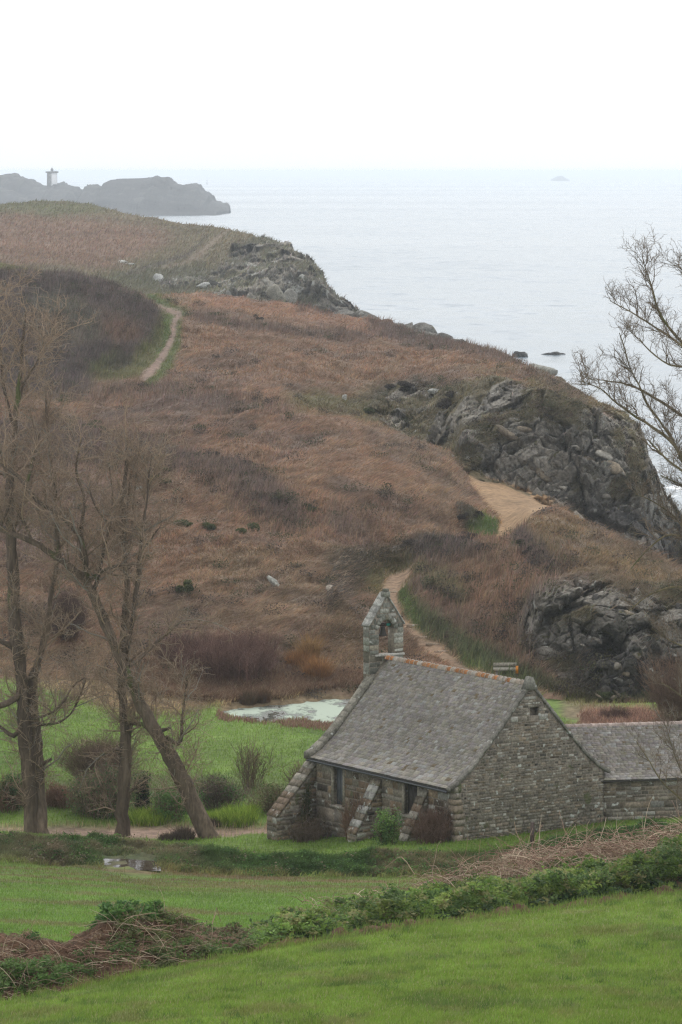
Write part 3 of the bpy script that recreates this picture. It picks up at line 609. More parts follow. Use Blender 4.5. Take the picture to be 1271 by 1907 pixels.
def masonry(mb, O, Ud, Nd, spans, z0, z1, hr=(.11, .22), lr=(.16, .55), pal=GREY, prot=(.004, .024), mort=MORT, j=.014):
    """courses of stones on a wall face; spans(za,zb)->[(u0,u1)]"""
    O = np.asarray(O, float); z = z0
    while z < z1-.03:
        h = RS.uniform(*hr)*(1.7 if RS.random() < .12 else 1); h = min(h, z1-z)
        for (a, b) in spans(z, z+h):
            u = a
            while u < b-.02:
                l = RS.uniform(*lr)*(1.25 if h > .17 else 1)*(1.6 if RS.random() < .08 else 1)
                if b-u-l < lr[0]*.6: l = b-u
                l = min(l, b-u)
                g = j*RS.uniform(.4, 1.3); d = RS.uniform(*prot); bev = min(.018, h*.15, l*.15)
                p = np.array([[u+g, z+g], [u+l-g, z+g], [u+l-g, z+h-g], [u+g, z+h-g]])
                if l > 2.5*g and h > 2.5*g:
                    q = p+np.array([[bev, bev], [-bev, bev], [-bev, -bev], [bev, -bev]])+RS.uniform(-.008, .008, (4, 2))
                    p = p+RS.uniform(-.006, .006, (4, 2))
                    dd = d+RS.uniform(-.008, .008, 4)
                    V = np.vstack([O+Ud*p[:, :1]+UP*p[:, 1:]-Nd*.01, O+Ud*q[:, :1]+UP*q[:, 1:]+Nd*dd[:, None]])
                    c = np.array(pal[RS.integers(len(pal))])*RS.uniform(.66, 1.25)*STAIN(z, u)
                    if RS.random() < .07: c = np.array([.34, .33, .29])*RS.uniform(.8, 1.1)
                    if RS.random() < .05: c = c*.5
                    mb.add(V, [[4, 5, 6, 7], [0, 1, 5, 4], [1, 2, 6, 5], [2, 3, 7, 6], [3, 0, 4, 7]], c)
                u += l
        z += h
chapel = empty('stone_chapel', cp(0, 0, 0)*0)
tag(chapel, 'old stone chapel with steep slate roof, bell gable and three sloping buttresses', 'chapel')
# --- near gable
def gable_span(za, zb):
    zt = zb+.06
    if zt > ZR: zt = ZR-.02
    s = float(np.interp(-zt, -RP[:, 1], RP[:, 0])); s = min(s-.02, WG/2)
    L = [(WG/2-s, WG/2+s)]
    vz0, vz1, va, vb = VENT
    if zb > vz0 and za < vz1:
        L = [(WG/2-s, va), (vb, WG/2+s)]
    return [q for q in L if q[1]-q[0] > .08]
vc = 3.85+(1000-993)/38.0
VENT = (zof(1333, 153.2)-ZB, zof(1318, 153.2)-ZB, vc-.22, vc+.24)
def gable_mesh(a0, thick, top):
    s = [(-WG/2, -1.9), (WG/2, -1.9)]
    pr = [(WG/2, float(roofz(WG/2)))]+[(x, z) for x, z in RP[::-1] if x < WG/2]+[(-x, z) for x, z in RP[1:] if x < WG/2]+[(-WG/2, float(roofz(WG/2)))]
    return [cp(a0, WG/2+x, z) for x, z in s+[(x, z+top) for x, z in pr]]
mb = MB(); poly = gable_mesh(0.03, .7, 0.0)
# gable body with vent: two thicknesses so that the vent is a real recess
mb.prism(gable_mesh(.28, .4, .02), CA*.42, MORT)
n = len(poly)
vz0, vz1, va, vb = VENT
def strip(mb, g0, g1, z0, z1):
    """front skin piece between two g and below the roof line"""
    gs = np.linspace(g0, g1, max(2, int((g1-g0)/.3)))
    zt = np.minimum(roofz(gs-WG/2)+.0, z1)
    for i in range(len(gs)-1):
        mb.prism([cp(.03, gs[i], z0), cp(.03, gs[i+1], z0), cp(.03, gs[i+1], max(zt[i+1], z0+.01)), cp(.03, gs[i], max(zt[i], z0+.01))], CA*.249, MORT)
strip(mb, 0, va, -.4, 99); strip(mb, vb, WG, -.4, 99); strip(mb, va, vb, -.4, vz0); strip(mb, va, vb, vz1, 99)
masonry(mb, cp(.03, 0, 0), CG, -CA, gable_span, -.3, ZR-.1, hr=(.065, .15), lr=(.11, .38))
# big quoins down both corners
z = -.3
while z < 2.1:
    h = RS.uniform(.24, .36); w = RS.uniform(.3, .55)
    c = np.array(GREY[RS.integers(7)])*RS.uniform(.95, 1.3)
    mb.box(cp(-.03, -.045, z+.01), CG*w, UP*(h-.02), CA*(.85-w), c)
    z += h
mb.build('gable_wall', M['stone'], chapel)
# --- long left wall (faces -CG)
def wa(px, z=1.0): return solve(lambda a: proj(cp(a, 0, z))[0]-px, -1, 20)
W1 = (wa(640, 1.2), wa(622, 1.2)); W2 = (wa(779, 1.3), wa(754, 1.3))
Wz1 = (.42, 2.02); Wz2 = (.75, 2.02)
def lspan(za, zb):
    L = [(.42, LEN)]
    for (a, b), (p, q) in ((W1, Wz1), (W2, Wz2)):
        if zb > p and za < q:
            N_ = []
            for (x, y) in L:
                if b <= x or a >= y: N_.append((x, y))
                else: N_ += [(x, a), (b, y)]
            L = N_
    return [q for q in L if q[1]-q[0] > .06]
mb = MB(); HW = float(roofz(WG/2))-.06
cuts = sorted([.28, W1[0], W1[1], W2[0], W2[1], LEN])
for x, y in zip(cuts[:-1], cuts[1:]):
    isw = None
    for (a, b), zz in ((W1, Wz1), (W2, Wz2)):
        if abs(a-x) < 1e-6: isw = zz
    if isw is None: mb.box(cp(x, 0, -1.9), CA*(y-x), UP*(HW+1.9), CG*.6, MORT)
    else:
        mb.box(cp(x, 0, -1.9), CA*(y-x), UP*(isw[0]+1.9), CG*.6, MORT); mb.box(cp(x, 0, isw[1]), CA*(y-x), UP*(HW-isw[1]), CG*.6, MORT)
masonry(mb, cp(0, 0, 0), CA, -CG, lspan, -1.6, HW, hr=(.18, .34), lr=(.28, .75), pal=WARM+GREY[:3], prot=(.006, .028), j=.018)
mb.build('side_wall', M['stone'], chapel)
mb = MB(); mb.box(cp(.7, WG-.6, -.4), CA*(LEN-.7), UP*(HW+.4), CG*.6, MORT)
masonry(mb, cp(LEN, WG, 0), -CA, CG, lambda a, b: [(0, LEN)], -.3, HW, hr=(.2, .34), lr=(.3, .8))
mb.build('back_wall', M['stone'], chapel)
mb = MB(); mb.prism(gable_mesh(LG, .7, .02), CA*.75, MORT)
mb.build('far_gable_wall', M['stone'], chapel)
for (a, b), (p, q), nm, col in ((W1, Wz1, 'shutter', (.085, .092, .10)), (W2, Wz2, 'shutter', (.035, .030, .026))):
    m_ = MB(); k = 3; wd = (b-a)/k
    for i in range(k): m_.box(cp(a+i*wd+.006, .16, p), CA*(wd-.012), UP*(q-p), CG*.04, np.array(col)*RS.uniform(.85, 1.15))
    o = m_.build(nm, M['paint'], chapel)
    m_ = MB()
    for x in (a-.13, b): m_.box(cp(x, -.05, p-.02), CA*.13, UP*(q-p+.04), CG*.2, (.25, .225, .18))
    m_.box(cp(a-.2, -.08, p-.14), CA*(b-a+.4), UP*.12, CG*.22, (.26, .24, .2))
    m_.build('window_surround', M['stone'], chapel)
# --- roof slates
def slates(mb, O, Ax, Gx, length, prof, sgn, w0=.19, rowh=.135, col0=(.270, .247, .218), z_off=0.06, rag=0.0):
    """prof: (s, z) ridge to eave; rows laid from the eave up"""
    seg = np.hypot(np.diff(prof[:, 0]), np.diff(prof[:, 1])); cum = np.concatenate([[0], np.cumsum(seg)]); T = cum[-1]
    d = T
    rowi = 0
    while d > .1:
        rh = rowh*(1+.75*max(0, (d/T-.72)/.28))*RS.uniform(.92, 1.08)      # larger slates at the eave
        d0 = d-rh*1.9; d0 = max(d0, 0)
        s1, z1 = np.interp(d, cum, prof[:, 0]), np.interp(d, cum, prof[:, 1]); s0, z0 = np.interp(d0, cum, prof[:, 0]), np.interp(d0, cum, prof[:, 1])
        rt = RS.uniform(.93, 1.07)*(1+.16*max(0, (d/T-.7)/.3)); u = -RS.uniform(0, w0); th = .03
        while u < length:
            w = w0*RS.uniform(.65, 1.4)*(1+.5*max(0, (d/T-.72)/.28)); ua = max(u, 0)+.004; ub = min(u+w, length)-.004; u += w
            if ub-ua < .03: continue
            dj = RS.uniform(-.008, .008); lift = RS.uniform(0, .014)
            t = np.array([s1-s0, z1-z0]); t /= np.linalg.norm(t)+1e-9
            nn = np.array([-t[1], t[0]])
            lo = np.array([s1, z1])+t*dj+nn*(.055+lift*.7); hi = np.array([s0, z0])+nn*.004
            def q(uu, p, e=0): return O+Ax*uu+Gx*sgn*(p[0]+nn[0]*e)+UP*(p[1]+nn[1]*e+z_off)
            V = [q(ua, hi), q(ub, hi), q(ub, lo), q(ua, lo), q(ua, lo, -th), q(ub, lo, -th), q(ua, hi, -th), q(ub, hi, -th)]
            c = np.array(col0)*rt*RS.uniform(.76, 1.24)*np.array([1, 1+RS.uniform(-.04, .03), 1+RS.uniform(-.1, .08)])
            if RS.random() < .06: c = np.array([.36, .35, .33])*RS.uniform(.8, 1.1)
            if RS.random() < .02: c = np.array([.18, .14, .09])
            mb.add(V, [[0, 1, 2, 3], [3, 2, 5, 4], [0, 3, 4, 6], [1, 7, 5, 2]], c)
        d -= rh; rowi += 1
RPs = RP.copy()
ROOF0, ROOF1 = .16, LG-.02
mb = MB()
slates(mb, cp(ROOF0, WG/2, 0), CA, CG, ROOF1-ROOF0, RPs, -1)
# boarding under the slates
for sgn in (-1, 1):
    for i in range(len(RP)-1):
        (s0, z0), (s1, z1) = RP[i], RP[i+1]
        mb.prism([cp(ROOF0, WG/2+sgn*s0, z0), cp(ROOF0, WG/2+sgn*s1, z1), cp(ROOF0, WG/2+sgn*s1, z1+.045), cp(ROOF0, WG/2+sgn*s0, z0+.045)], CA*(ROOF1-ROOF0), (.06, .055, .05))
slates(mb, cp(ROOF0, WG/2, 0), CA, CG, ROOF1-ROOF0, RPs, 1)
mb.build('roof', M['slate'], chapel)
# verge stones on the near gable
def verge(mb, a0, wd, top, smax, smin, sgn, col=(.19, .18, .155), lseg=.45):
    seg = np.hypot(np.diff(RP[:, 0]), np.diff(RP[:, 1])); cum = np.concatenate([[0], np.cumsum(seg)])
    d = 0; T = cum[-1]
    while d < T-.02:
        l = min(lseg*RS.uniform(.7, 1.3), T-d); da, db = d+.006, d+l-.006; d += l
        s0, z0, s1, z1 = np.interp(da, cum, RP[:, 0]), np.interp(da, cum, RP[:, 1]), np.interp(db, cum, RP[:, 0]), np.interp(db, cum, RP[:, 1])
        if s1 < smin or s0 > smax: continue
        j = RS.uniform(-.012, .012)
        A0 = cp(a0+j, WG/2+sgn*s0, z0); A1 = cp(a0+j, WG/2+sgn*s1, z1)
        c = np.array(col)*RS.uniform(.75, 1.25)
        mb.prism([A0-UP*.02, A1-UP*.02, A1+UP*(top+j), A0+UP*(top+j)], CA*wd, c)
mb = MB(); verge(mb, -.035, .24, .15, 9, .0, -1); verge(mb, -.035, .3, .15, 9, .0, 1)
ap = cp(-.06, WG/2, ZR)
mb.prism([ap-CG*.30-UP*.18, ap+CG*.30-UP*.18, ap+CG*.06+UP*.33, ap-CG*.06+UP*.33], CA*.36, (.17, .165, .14))
mb.build('gable_coping', M['stone'], chapel)
for sg in (-1, 1):
    mb = MB(); verge(mb, LG+.02, .5, .27, 9, 1.0, sg, (.17, .16, .13)); mb.build('coping', M['stone'], chapel)
# ridge tiles, weathered orange and pale mortar
mb = MB(); u = ROOF0+.18; k = 0
while u < LG-.1:
    l = .30; n8 = 7; a = np.linspace(-.25, pi+.25, n8)
    r = .155; c = np.array([(.34, .155, .065), (.36, .30, .24), (.30, .17, .09), (.38, .34, .29)][RS.integers(4)])*RS.uniform(.8, 1.15)
    pts = [cp(u+x, WG/2+rr*cos(t), ZR+.02+rr*sin(t)*.8) for x, rr in ((0, r), (l-.04, r), (l-.04, r+.03), (l, r+.03)) for t in a]
    F = [[i*n8+j, i*n8+j+1, (i+1)*n8+j+1, (i+1)*n8+j] for i in range(3) for j in range(n8-1)]
    mb.add(pts, F, c)
    mb.tube([cp(u+l-.03, WG/2+r*1.08*cos(t), ZR+.02+r*1.08*sin(t)*.8) for t in a], .022, (.42, .39, .34), 4)
    u += l
mb.build('ridge_tiles', M['tile'], chapel)
# gutter
mb = MB(); s = RP[-1, 0]+.03; zz = RP[-1, 1]
g = lambda a, e, z: cp(a, WG/2-s-e, z)
n8 = 7; a = np.linspace(0, pi, n8)
uu = np.linspace(ROOF0-.05, LG+.15, 24)
pts = []
for x in uu:
    sag = RS.uniform(-.006, .006)
    for t in a: pts.append(g(x, .05-.065*cos(t), zz+.0-.07*sin(t)+sag))
    for t in a[::-1]: pts.append(g(x, .05-.053*cos(t), zz+.0-.058*sin(t)+sag))
kk = 2*n8
F = [[i*kk+j, i*kk+(j+1) % kk, (i+1)*kk+(j+1) % kk, (i+1)*kk+j] for i in range(len(uu)-1) for j in range(kk)]
mb.add(pts, F, (.045, .05, .055)); mb.build('gutter', M['metal'], chapel)
# --- buttresses
def buttress(a0, wd, out, zt, zo, pal=WARM+GREY):
    """sloping wedge: at the wall zt high, zo high at its outer end"""
    mb = MB(); d = -CG
    A = cp(a0, 0, 0)
    poly = [A-UP*1.9, A+d*out-UP*1.9, A+d*out+UP*zo, A+UP*zt]
    mb.prism(poly, CA*wd, MORT*.9)
    def sp(za, zb):
        if zb <= zo: return [(0, out)]
        x = out*(1-(zb-zo)/(zt-zo)); return [(0, x-.02)] if x > .12 else []
    masonry(mb, A, d, -CA, sp, -1.6, zt, hr=(.12, .2), lr=(.2, .5), pal=pal)
    masonry(mb, A+d*out, CA, d, lambda a, b: [(0, wd)], -1.6, zo, hr=(.16, .26), lr=(.25, .5), pal=pal)
    # capping slabs
    n = max(3, int(math.hypot(out, zt-zo)/.3)); p0 = A+UP*zt; p1 = A+d*out+UP*zo; t = (p1-p0); L = np.linalg.norm(t); t /= L
    nn = np.cross(CA, t); nn = nn if nn[2] > 0 else -nn
    for i in range(n):
        q = p0+t*(L*i/n+.006); l = L/n-.012
        c = np.array([(.25, .23, .19), (.17, .145, .11), (.33, .32, .29), (.16, .12, .085)][RS.integers(4)])*RS.uniform(.85, 1.15)
        k = RS.uniform(0, .03)
        h1 = wd*RS.uniform(.35, .65)
        mb.box(q-CA*(.03)-nn*.02, t*l, CA*(h1+.02), nn*(.07+k), c)
        mb.box(q+CA*(h1)-nn*.02, t*l, CA*(wd-h1+.03), nn*(.06+RS.uniform(0, .03)), c*RS.uniform(.8, 1.25))
    return mb.build('buttress', M['stone'], chapel)
aB1 = wa(590, 1.2); aB2 = wa(712, 1.2); aB3 = wa(798, 1.2)
buttress(aB1, .75, 2.05, 1.98, -.15); buttress(aB2, .62, 1.35, 1.95, -.25); buttress(aB3, .5, 1.1, 1.95, -.1)
# --- bell gable
bc = WG/2; hw = .90; th = .46
zsh = zof(1160, 162.5)-ZB; zap = zof(1100, 163)-ZB; zsill = zof(1211, 163)-ZB; zarch = zof(1147, 163)-ZB; ow = .40
aF = LG+.28
oc = bc
mb = MB()
zb0 = float(roofz(hw))-.1
D = CA*th
mb.prism([cp(aF, bc-hw, zb0-.25), cp(aF, bc+hw, zb0-.25), cp(aF, bc+hw, zsill), cp(aF, bc-hw, zsill)], D, MORT)
zs = zarch-ow                      # springing
mb.prism([cp(aF, bc-hw, zsill), cp(aF, oc-ow, zsill), cp(aF, oc-ow, zs), cp(aF, bc-hw, zs)], D, MORT)
mb.prism([cp(aF, oc+ow, zsill), cp(aF, bc+hw, zsill), cp(aF, bc+hw, zs), cp(aF, oc+ow, zs)], D, MORT)
def outl(g):     # top outline of the bell gable
    return zsh+(zap-zsh)*(1-abs(g-bc)/hw)*.97+.0
aa = np.linspace(pi, 0, 15)
arc = [(oc+ow*cos(t), zs+ow*sin(t)) for t in aa]
mb.prism([cp(aF, bc-hw, zs), cp(aF, oc-ow, zs), cp(aF, oc-ow, outl(oc-ow)), cp(aF, bc-hw, zsh)], D, MORT)
mb.prism([cp(aF, oc+ow, zs), cp(aF, bc+hw, zs), cp(aF, bc+hw, zsh), cp(aF, oc+ow, outl(oc+ow))], D, MORT)
for (g0, z0), (g1, z1) in zip(arc[:-1], arc[1:]):
    mb.prism([cp(aF, g0, z0), cp(aF, g1, z1), cp(aF, g1, outl(g1)), cp(aF, g0, outl(g0))], D, MORT)
def bspan(za, zb):
    L = []
    if zb > zsh:
        x = hw*(1-(zb-zsh)/((zap-zsh)*.97)); x = max(x-.02, 0); L = [(bc-x, bc+x)]
    else: L = [(bc-hw, bc+hw)]
    if za >= zsill-.01 and za < zarch+.02:
        zm = max(za, zs); o_ = ow if zm <= zs else math.sqrt(max(ow*ow-(zm-zs)**2, 0.0))+.03
        L = [(L[0][0], oc-o_-(.17 if zb > zs else 0)), (oc+o_+(.17 if zb > zs else 0), L[0][1])]
    return [q for q in L if q[1]-q[0] > .06]
BG = [(.17, .175, .145), (.20, .20, .17), (.145, .145, .12), (.24, .24, .205), (.18, .165, .125)]
masonry(mb, cp(aF, 0, 0), CG, -CA, bspan, zb0-.2, zsill, hr=(.22, .3), lr=(.35, .6), pal=BG)
masonry(mb, cp(aF, 0, 0), CG, -CA, bspan, zsill, zap-.1, hr=(.19, .27), lr=(.3, .5), pal=BG)
masonry(mb, cp(aF, bc-hw, 0), CA, -CG, lambda a, b: [(0, th)], zb0-.2, zsh, hr=(.26, .36), lr=(.3, .62), pal=BG)
masonry(mb, cp(aF, bc+hw, 0), CA, CG, lambda a, b: [(0, th)], zb0-.2, zsh, hr=(.26, .36), lr=(.3, .62), pal=BG)
for i in range(9):
    t0, t1 = pi*i/9, pi*(i+1)/9-.03
    q = [(oc+ow*1.0*cos(t0), zs+ow*sin(t0)), (oc+(ow+.2)*cos(t0), zs+(ow+.2)*sin(t0)), (oc+(ow+.2)*cos(t1), zs+(ow+.2)*sin(t1)), (oc+ow*cos(t1), zs+ow*sin(t1))]
    mb.prism([cp(aF-.035, a_, b_) for a_, b_ in q], CA*.05, np.array(BG[i % 5])*RS.uniform(.9, 1.2))
# sloping caps, sill and finial
for sg in (-1, 1):
    n = 5
    for i in range(n):
        t0, t1 = i/n, (i+1)/n-.01
        p0 = cp(aF-.05, bc+sg*hw*(1-t0)*1.06, zsh+(zap-zsh)*t0-.03); p1 = cp(aF-.05, bc+sg*hw*(1-t1)*1.06, zsh+(zap-zsh)*t1-.03)
        mb.prism([p0, p1, p1+UP*.08, p0+UP*.08], CA*(th+.1), np.array([.31, .31, .28])*RS.uniform(.75, 1.1))
mb.box(cp(aF-.1, bc-.13, zap-.12), CG*.26, CA*(.35), UP*.22, (.2, .2, .165)); mb.box(cp(aF-.06, bc-.09, zap+.1), CG*.18, CA*.25, UP*.12, (.13, .13, .1))
mb.box(cp(aF-.1, oc-ow-.2, zsill-.08), CG*(2*ow+.7), CA*.25, UP*.09, (.36, .35, .31))
bt = mb.build('bell_gable', M['stone'], chapel)
mb = MB(); zc = zs+.12; ac = aF+th*.5
mb.tube([cp(ac, oc-ow-.03, zc), cp(ac, oc+ow+.03, zc)], .035, (.03, .025, .022), 6)
mb.box(cp(ac-.06, oc-.24, zc-.02), CG*.36, CA*.12, UP*.13, (.035, .022, .015))
mb.box(cp(ac-.05, oc+.14, zc-.03), CG*.2, CA*.1, UP*.1, (.03, .22, .18))
yk = mb.build('bell_yoke', M['paint'], bt)
S_B = 1.05
pr = [(.0, .0), (.07, -.01), (.10, -.06), (.105, -.16), (.125, -.26), (.17, -.36), (.19, -.38), (.17, -.38)]
k = 16; V = []; 
for r_, z_ in pr:
    for j in range(k): t = 2*pi*j/k; V.append(cp(ac, oc-.03, zc-.04+z_*S_B)+np.array([r_*cos(t), r_*sin(t), 0])*S_B)
F = [[i*k+j, i*k+(j+1) % k, (i+1)*k+(j+1) % k, (i+1)*k+j] for i in range(len(pr)-1) for j in range(k)]
mb = MB(); mb.add(V, F, (.028, .024, .018)); mb.tube([cp(ac, oc-.03, zc-.3), cp(ac, oc-.03, zc-.46)], .025, (.03, .03, .03), 6)
mb.build('bell', M['paint'], bt, smooth=True)
# --- low stone wing behind on the right
wing = empty('stone_outbuilding', (0, 0, 0)); tag(wing, 'low slate-roofed stone building joined to the right end of the chapel gable', 'outbuilding')
DA = np.array([cos(radians(10.5)), sin(radians(10.5)), 0]); DB = np.array([-DA[1], DA[0], 0])
K0 = cp(.25, WG-.05, 0)
def kp(u, v, z): return K0+DA*u+DB*v+UP*z
he = zof(1453, K0[1])-ZB; hr_ = None
WL = 9.0; hb = 2.75
RZ = zof(1353, K0[1]+hb)-ZB
mb = MB(); mb.box(kp(-.6, 0, -.5), DA*(WL+.6), DB*.5, UP*(he+.5-.05), MORT)
masonry(mb, kp(0, 0, 0), DA, -DB, lambda a, b: [(-.2, WL)], -.4, he-.05, hr=(.10, .19), lr=(.18, .5))
mb.box(kp(-.3, 2*hb-.5, -.5), DA*(WL+.3), DB*.5, UP*(he+.45), MORT)
mb.prism([kp(WL-.5, 0.02, -.5), kp(WL-.5, 2*hb-.02, -.5), kp(WL-.5, 2*hb-.02, he-.06), kp(WL-.5, hb, RZ-.05), kp(WL-.5, 0.02, he-.06)], DA*.52, MORT)
mb.build('wall', M['stone'], wing)
PW = np.array([(0, RZ), (hb*.62, RZ-(RZ-he)*.68), (hb*.9, he+.12), (hb+.24, he-.06)])
mb = MB()
slates(mb, kp(-1.9, hb, 0), DA, DB, WL+2.0, PW, -1, w0=.2, rowh=.12); slates(mb, kp(-.5, hb, 0), DA, DB, WL+.6, PW, 1, w0=.2, rowh=.15)
for sgn in (-1, 1):
    for i in range(len(PW)-1):
        (s0, z0), (s1, z1) = PW[i], PW[i+1]; ue = -1.9 if sgn < 0 else -.5
        mb.prism([kp(ue, hb+sgn*s0, z0), kp(ue, hb+sgn*s1, z1), kp(ue, hb+sgn*s1, z1+.045), kp(ue, hb+sgn*s0, z0+.045)], DA*(WL+.1-ue), (.06, .055, .05))
mb.build('roof', M['slate'], wing)
mb = MB(); u = -1.8
while u < WL:
    n8 = 7; a = np.linspace(-.2, pi+.2, n8); l = .36; r = .12; c = np.array([.42, .34, .30])*RS.uniform(.8, 1.15)
    pts = [kp(u+x, hb+rr*cos(t), RZ+.03+rr*sin(t)*.8) for x, rr in ((0, r), (l-.05, r), (l-.05, r+.02), (l, r+.02)) for t in a]
    mb.add(pts, [[i*n8+j, i*n8+j+1, (i+1)*n8+j+1, (i+1)*n8+j] for i in range(3) for j in range(n8-1)], c); u += l
mb.build('ridge_tiles', M['tile'], wing)
# --- rusty post
def post():
    p = hit(990, 1578, 140, 153); mb = MB()
    h = 1.0; pts = [p+UP*(z)+np.array([.01*sin(z*9), 0, 0]) for z in np.linspace(-.3, h, 7)]
    for z in np.linspace(0, h-.15, 8):
        pass
    mb.box(p+np.array([-.08, -.05, -.3]), (.15, 0, 0), (0, .1, 0), (0.02, 0, h+.3), (.050, .030, .022))
    mb.box(p+np.array([-.09, -.065, h*.45]), (.18, 0, 0), (0, .03, 0), (0, 0, .07), (.07, .045, .03))
    mb.box(p+np.array([-.025, -.03, h-.06]), (.05, 0, 0), (0, .06, 0), (0, 0, .05), (.05, .03, .022))
    tag(mb.build('fence_post', M['metal']), 'dark rusty post standing alone in front of the chapel gable', 'post')
post()
# --- stone bench and orange marker behind the chapel ridge
def bench():
    p = hit(942, 1258, 203, 222); r = empty('stone_bench', p, radians(4)); tag(r, 'pale stone bench seat beside the orange marker above the chapel roof', 'bench')
    mb = MB(); mb.box((-.72, -.28, .30), (1.35, 0, 0), (0, .5, 0), (0, 0, .14), (.33, .31, .26)); mb.box((-.7, .16, .48), (1.3, 0, 0), (0, .14, 0), (0, 0, .2), (.27, .25, .2)); mb.build('seat', M['stone'], r)
    for x in (-.62, .35): m = MB(); m.box((x, -.22, -.2), (.22, 0, 0), (0, .4, 0), (0, 0, .5), (.22, .2, .17)); m.build('leg', M['stone'], r)
    q = hit(962, 1262, 203, 222)+np.array([0, -.3, 0]); r = empty('marker_post', q); tag(r, 'small orange marker plate on a post at the right end of the stone bench', 'marker')
    m = MB(); m.tube([(0, 0, -.2), (0, 0, .55)], .035, (.12, .09, .06), 6); m.build('post', M['paint'], r)
    m = MB(); m.box((-.075, -.06, .28), (.15, 0, 0), (0, .03, 0), (0, 0, .42), (.55, .20, .02)); m.build('plate', M['paint'], r)
bench()
# --- log and pond and puddles
def water(name, pts, z, col, rough, duck=False, kind='structure'):
    m = bpy.data.materials.new(name); m.use_nodes = True; N = m.node_tree.nodes; L = m.node_tree.links
    b = N['Principled BSDF']; b.inputs['Roughness'].default_value = rough; b.inputs['Base Color'].default_value = (*col, 1)
    g = N.new('ShaderNodeNewGeometry')
    n = N.new('ShaderNodeTexNoise'); n.inputs['Scale'].default_value = 3.0; n.inputs['Detail'].default_value = 3; L.new(g.outputs['Position'], n.inputs['Vector'])
    bp = N.new('ShaderNodeBump'); bp.inputs['Strength'].default_value = .1; bp.inputs['Distance'].default_value = .04; L.new(n.outputs[0], bp.inputs['Height']); L.new(bp.outputs[0], b.inputs['Normal'])
    if duck:
        n2 = N.new('ShaderNodeTexNoise'); n2.inputs['Scale'].default_value = .55; n2.inputs['Detail'].default_value = 8; n2.inputs['Roughness'].default_value = .7
        mp = N.new('ShaderNodeMapping'); mp.inputs['Scale'].default_value = (.8, .35, 1); L.new(g.outputs['Position'], mp.inputs[0]); L.new(mp.outputs[0], n2.inputs['Vector'])
        mr = N.new('ShaderNodeMapRange'); mr.inputs[1].default_value = .47; mr.inputs[2].default_value = .54; L.new(n2.outputs[0], mr.inputs[0])
        mx = N.new('ShaderNodeMix'); mx.data_type = 'RGBA'; mx.inputs[6].default_value = (*col, 1); mx.inputs[7].default_value = (.36, .42, .34, 1)
        L.new(mr.outputs[0], mx.inputs[0]); L.new(mx.outputs[2], b.inputs['Base Color'])
        mr2 = N.new('ShaderNodeMapRange'); mr2.inputs[1].default_value = .42; mr2.inputs[2].default_value = .50; mr2.inputs[3].default_value = rough; mr2.inputs[4].default_value = .95
        L.new(n2.outputs[0], mr2.inputs[0]); L.new(mr2.outputs[0], b.inputs['Roughness']); b.inputs['Specular IOR Level'].default_value = .25
    V = []
    for px, py in pts:
        dy, dz_ = dyz(py); Y = (z-HZ)*dy/dz_; V.append([Y*a_of(px)/dy, Y, z])
    V = np.array(V); c = V.mean(0); V = np.vstack([V, c]); n_ = len(pts)
    return tag(mesh_obj(name, V, [np.array([[i, (i+1) % n_, n_] for i in range(n_)])], m), kind=kind)
water('pond', [(370, 1312), (440, 1303), (500, 1296), (580, 1290), (660, 1280), (800, 1272), (800, 1360), (640, 1362), (500, 1352), (430, 1342), (380, 1328)], 7.24, (.07, .08, .07), .12, True)
water('puddle', [(185, 1599), (240, 1600), (298, 1604), (300, 1622), (240, 1620), (188, 1611)], PUDZ, (.05, .04, .03), .04)
def log():
    p = P(-12, 1533, 158); z = ground_z(p[0], p[1]); p[2] = z+.12
    mb = MB(); pts = [p+np.array([x, .05*sin(x*3), .03*sin(x*5)]) for x in np.linspace(0, 1.15, 6)]
    mb.tube(pts, [.14, .16, .15, .15, .14, .12], (.22, .19, .16), 9); mb.add([pts[-1]+np.array([.0, .1*cos(t), .1*sin(t)]) for t in np.arange(8)*pi/4], [[0, 1, 2, 3], [0, 3, 4, 5], [0, 5, 6, 7]], (.3, .26, .2))
    tag(mb.build('log', M['bark']), 'pale weathered log lying on grass left of the double trunk', 'log')
log()

for (px, py, w_, lab) in ((732, 1104, 1.05, 'topmost pale timber step across the sandy path behind the bell gable'), (770, 1166, .8, 'second step down, half hidden right of the bell gable'),
                          (786, 1188, .95, 'long pale stone step in the middle of the path flight'), (806, 1202, .8, 'fourth step down on the path right of the bell gable'), (822, 1214, .75, 'lowest pale step of the path above the chapel ridge')):
    p = hit(px, py, 200, 252); mb = MB(); V = np.array(p); mb.box(p+np.array([-w_/2, -.12, -.08]), (w_, .06, -.02), (0, .24, 0), (0, 0, .16), (.30, .235, .17)); mb.box(p+np.array([-w_/2-.02, -.16, -.1]), (w_*.45, .02, 0), (0, .1, 0), (0, 0, .14), (.22, .17, .12))
    tag(mb.build('path_step', M['stone']), lab, 'step', 'steps in the coast path')
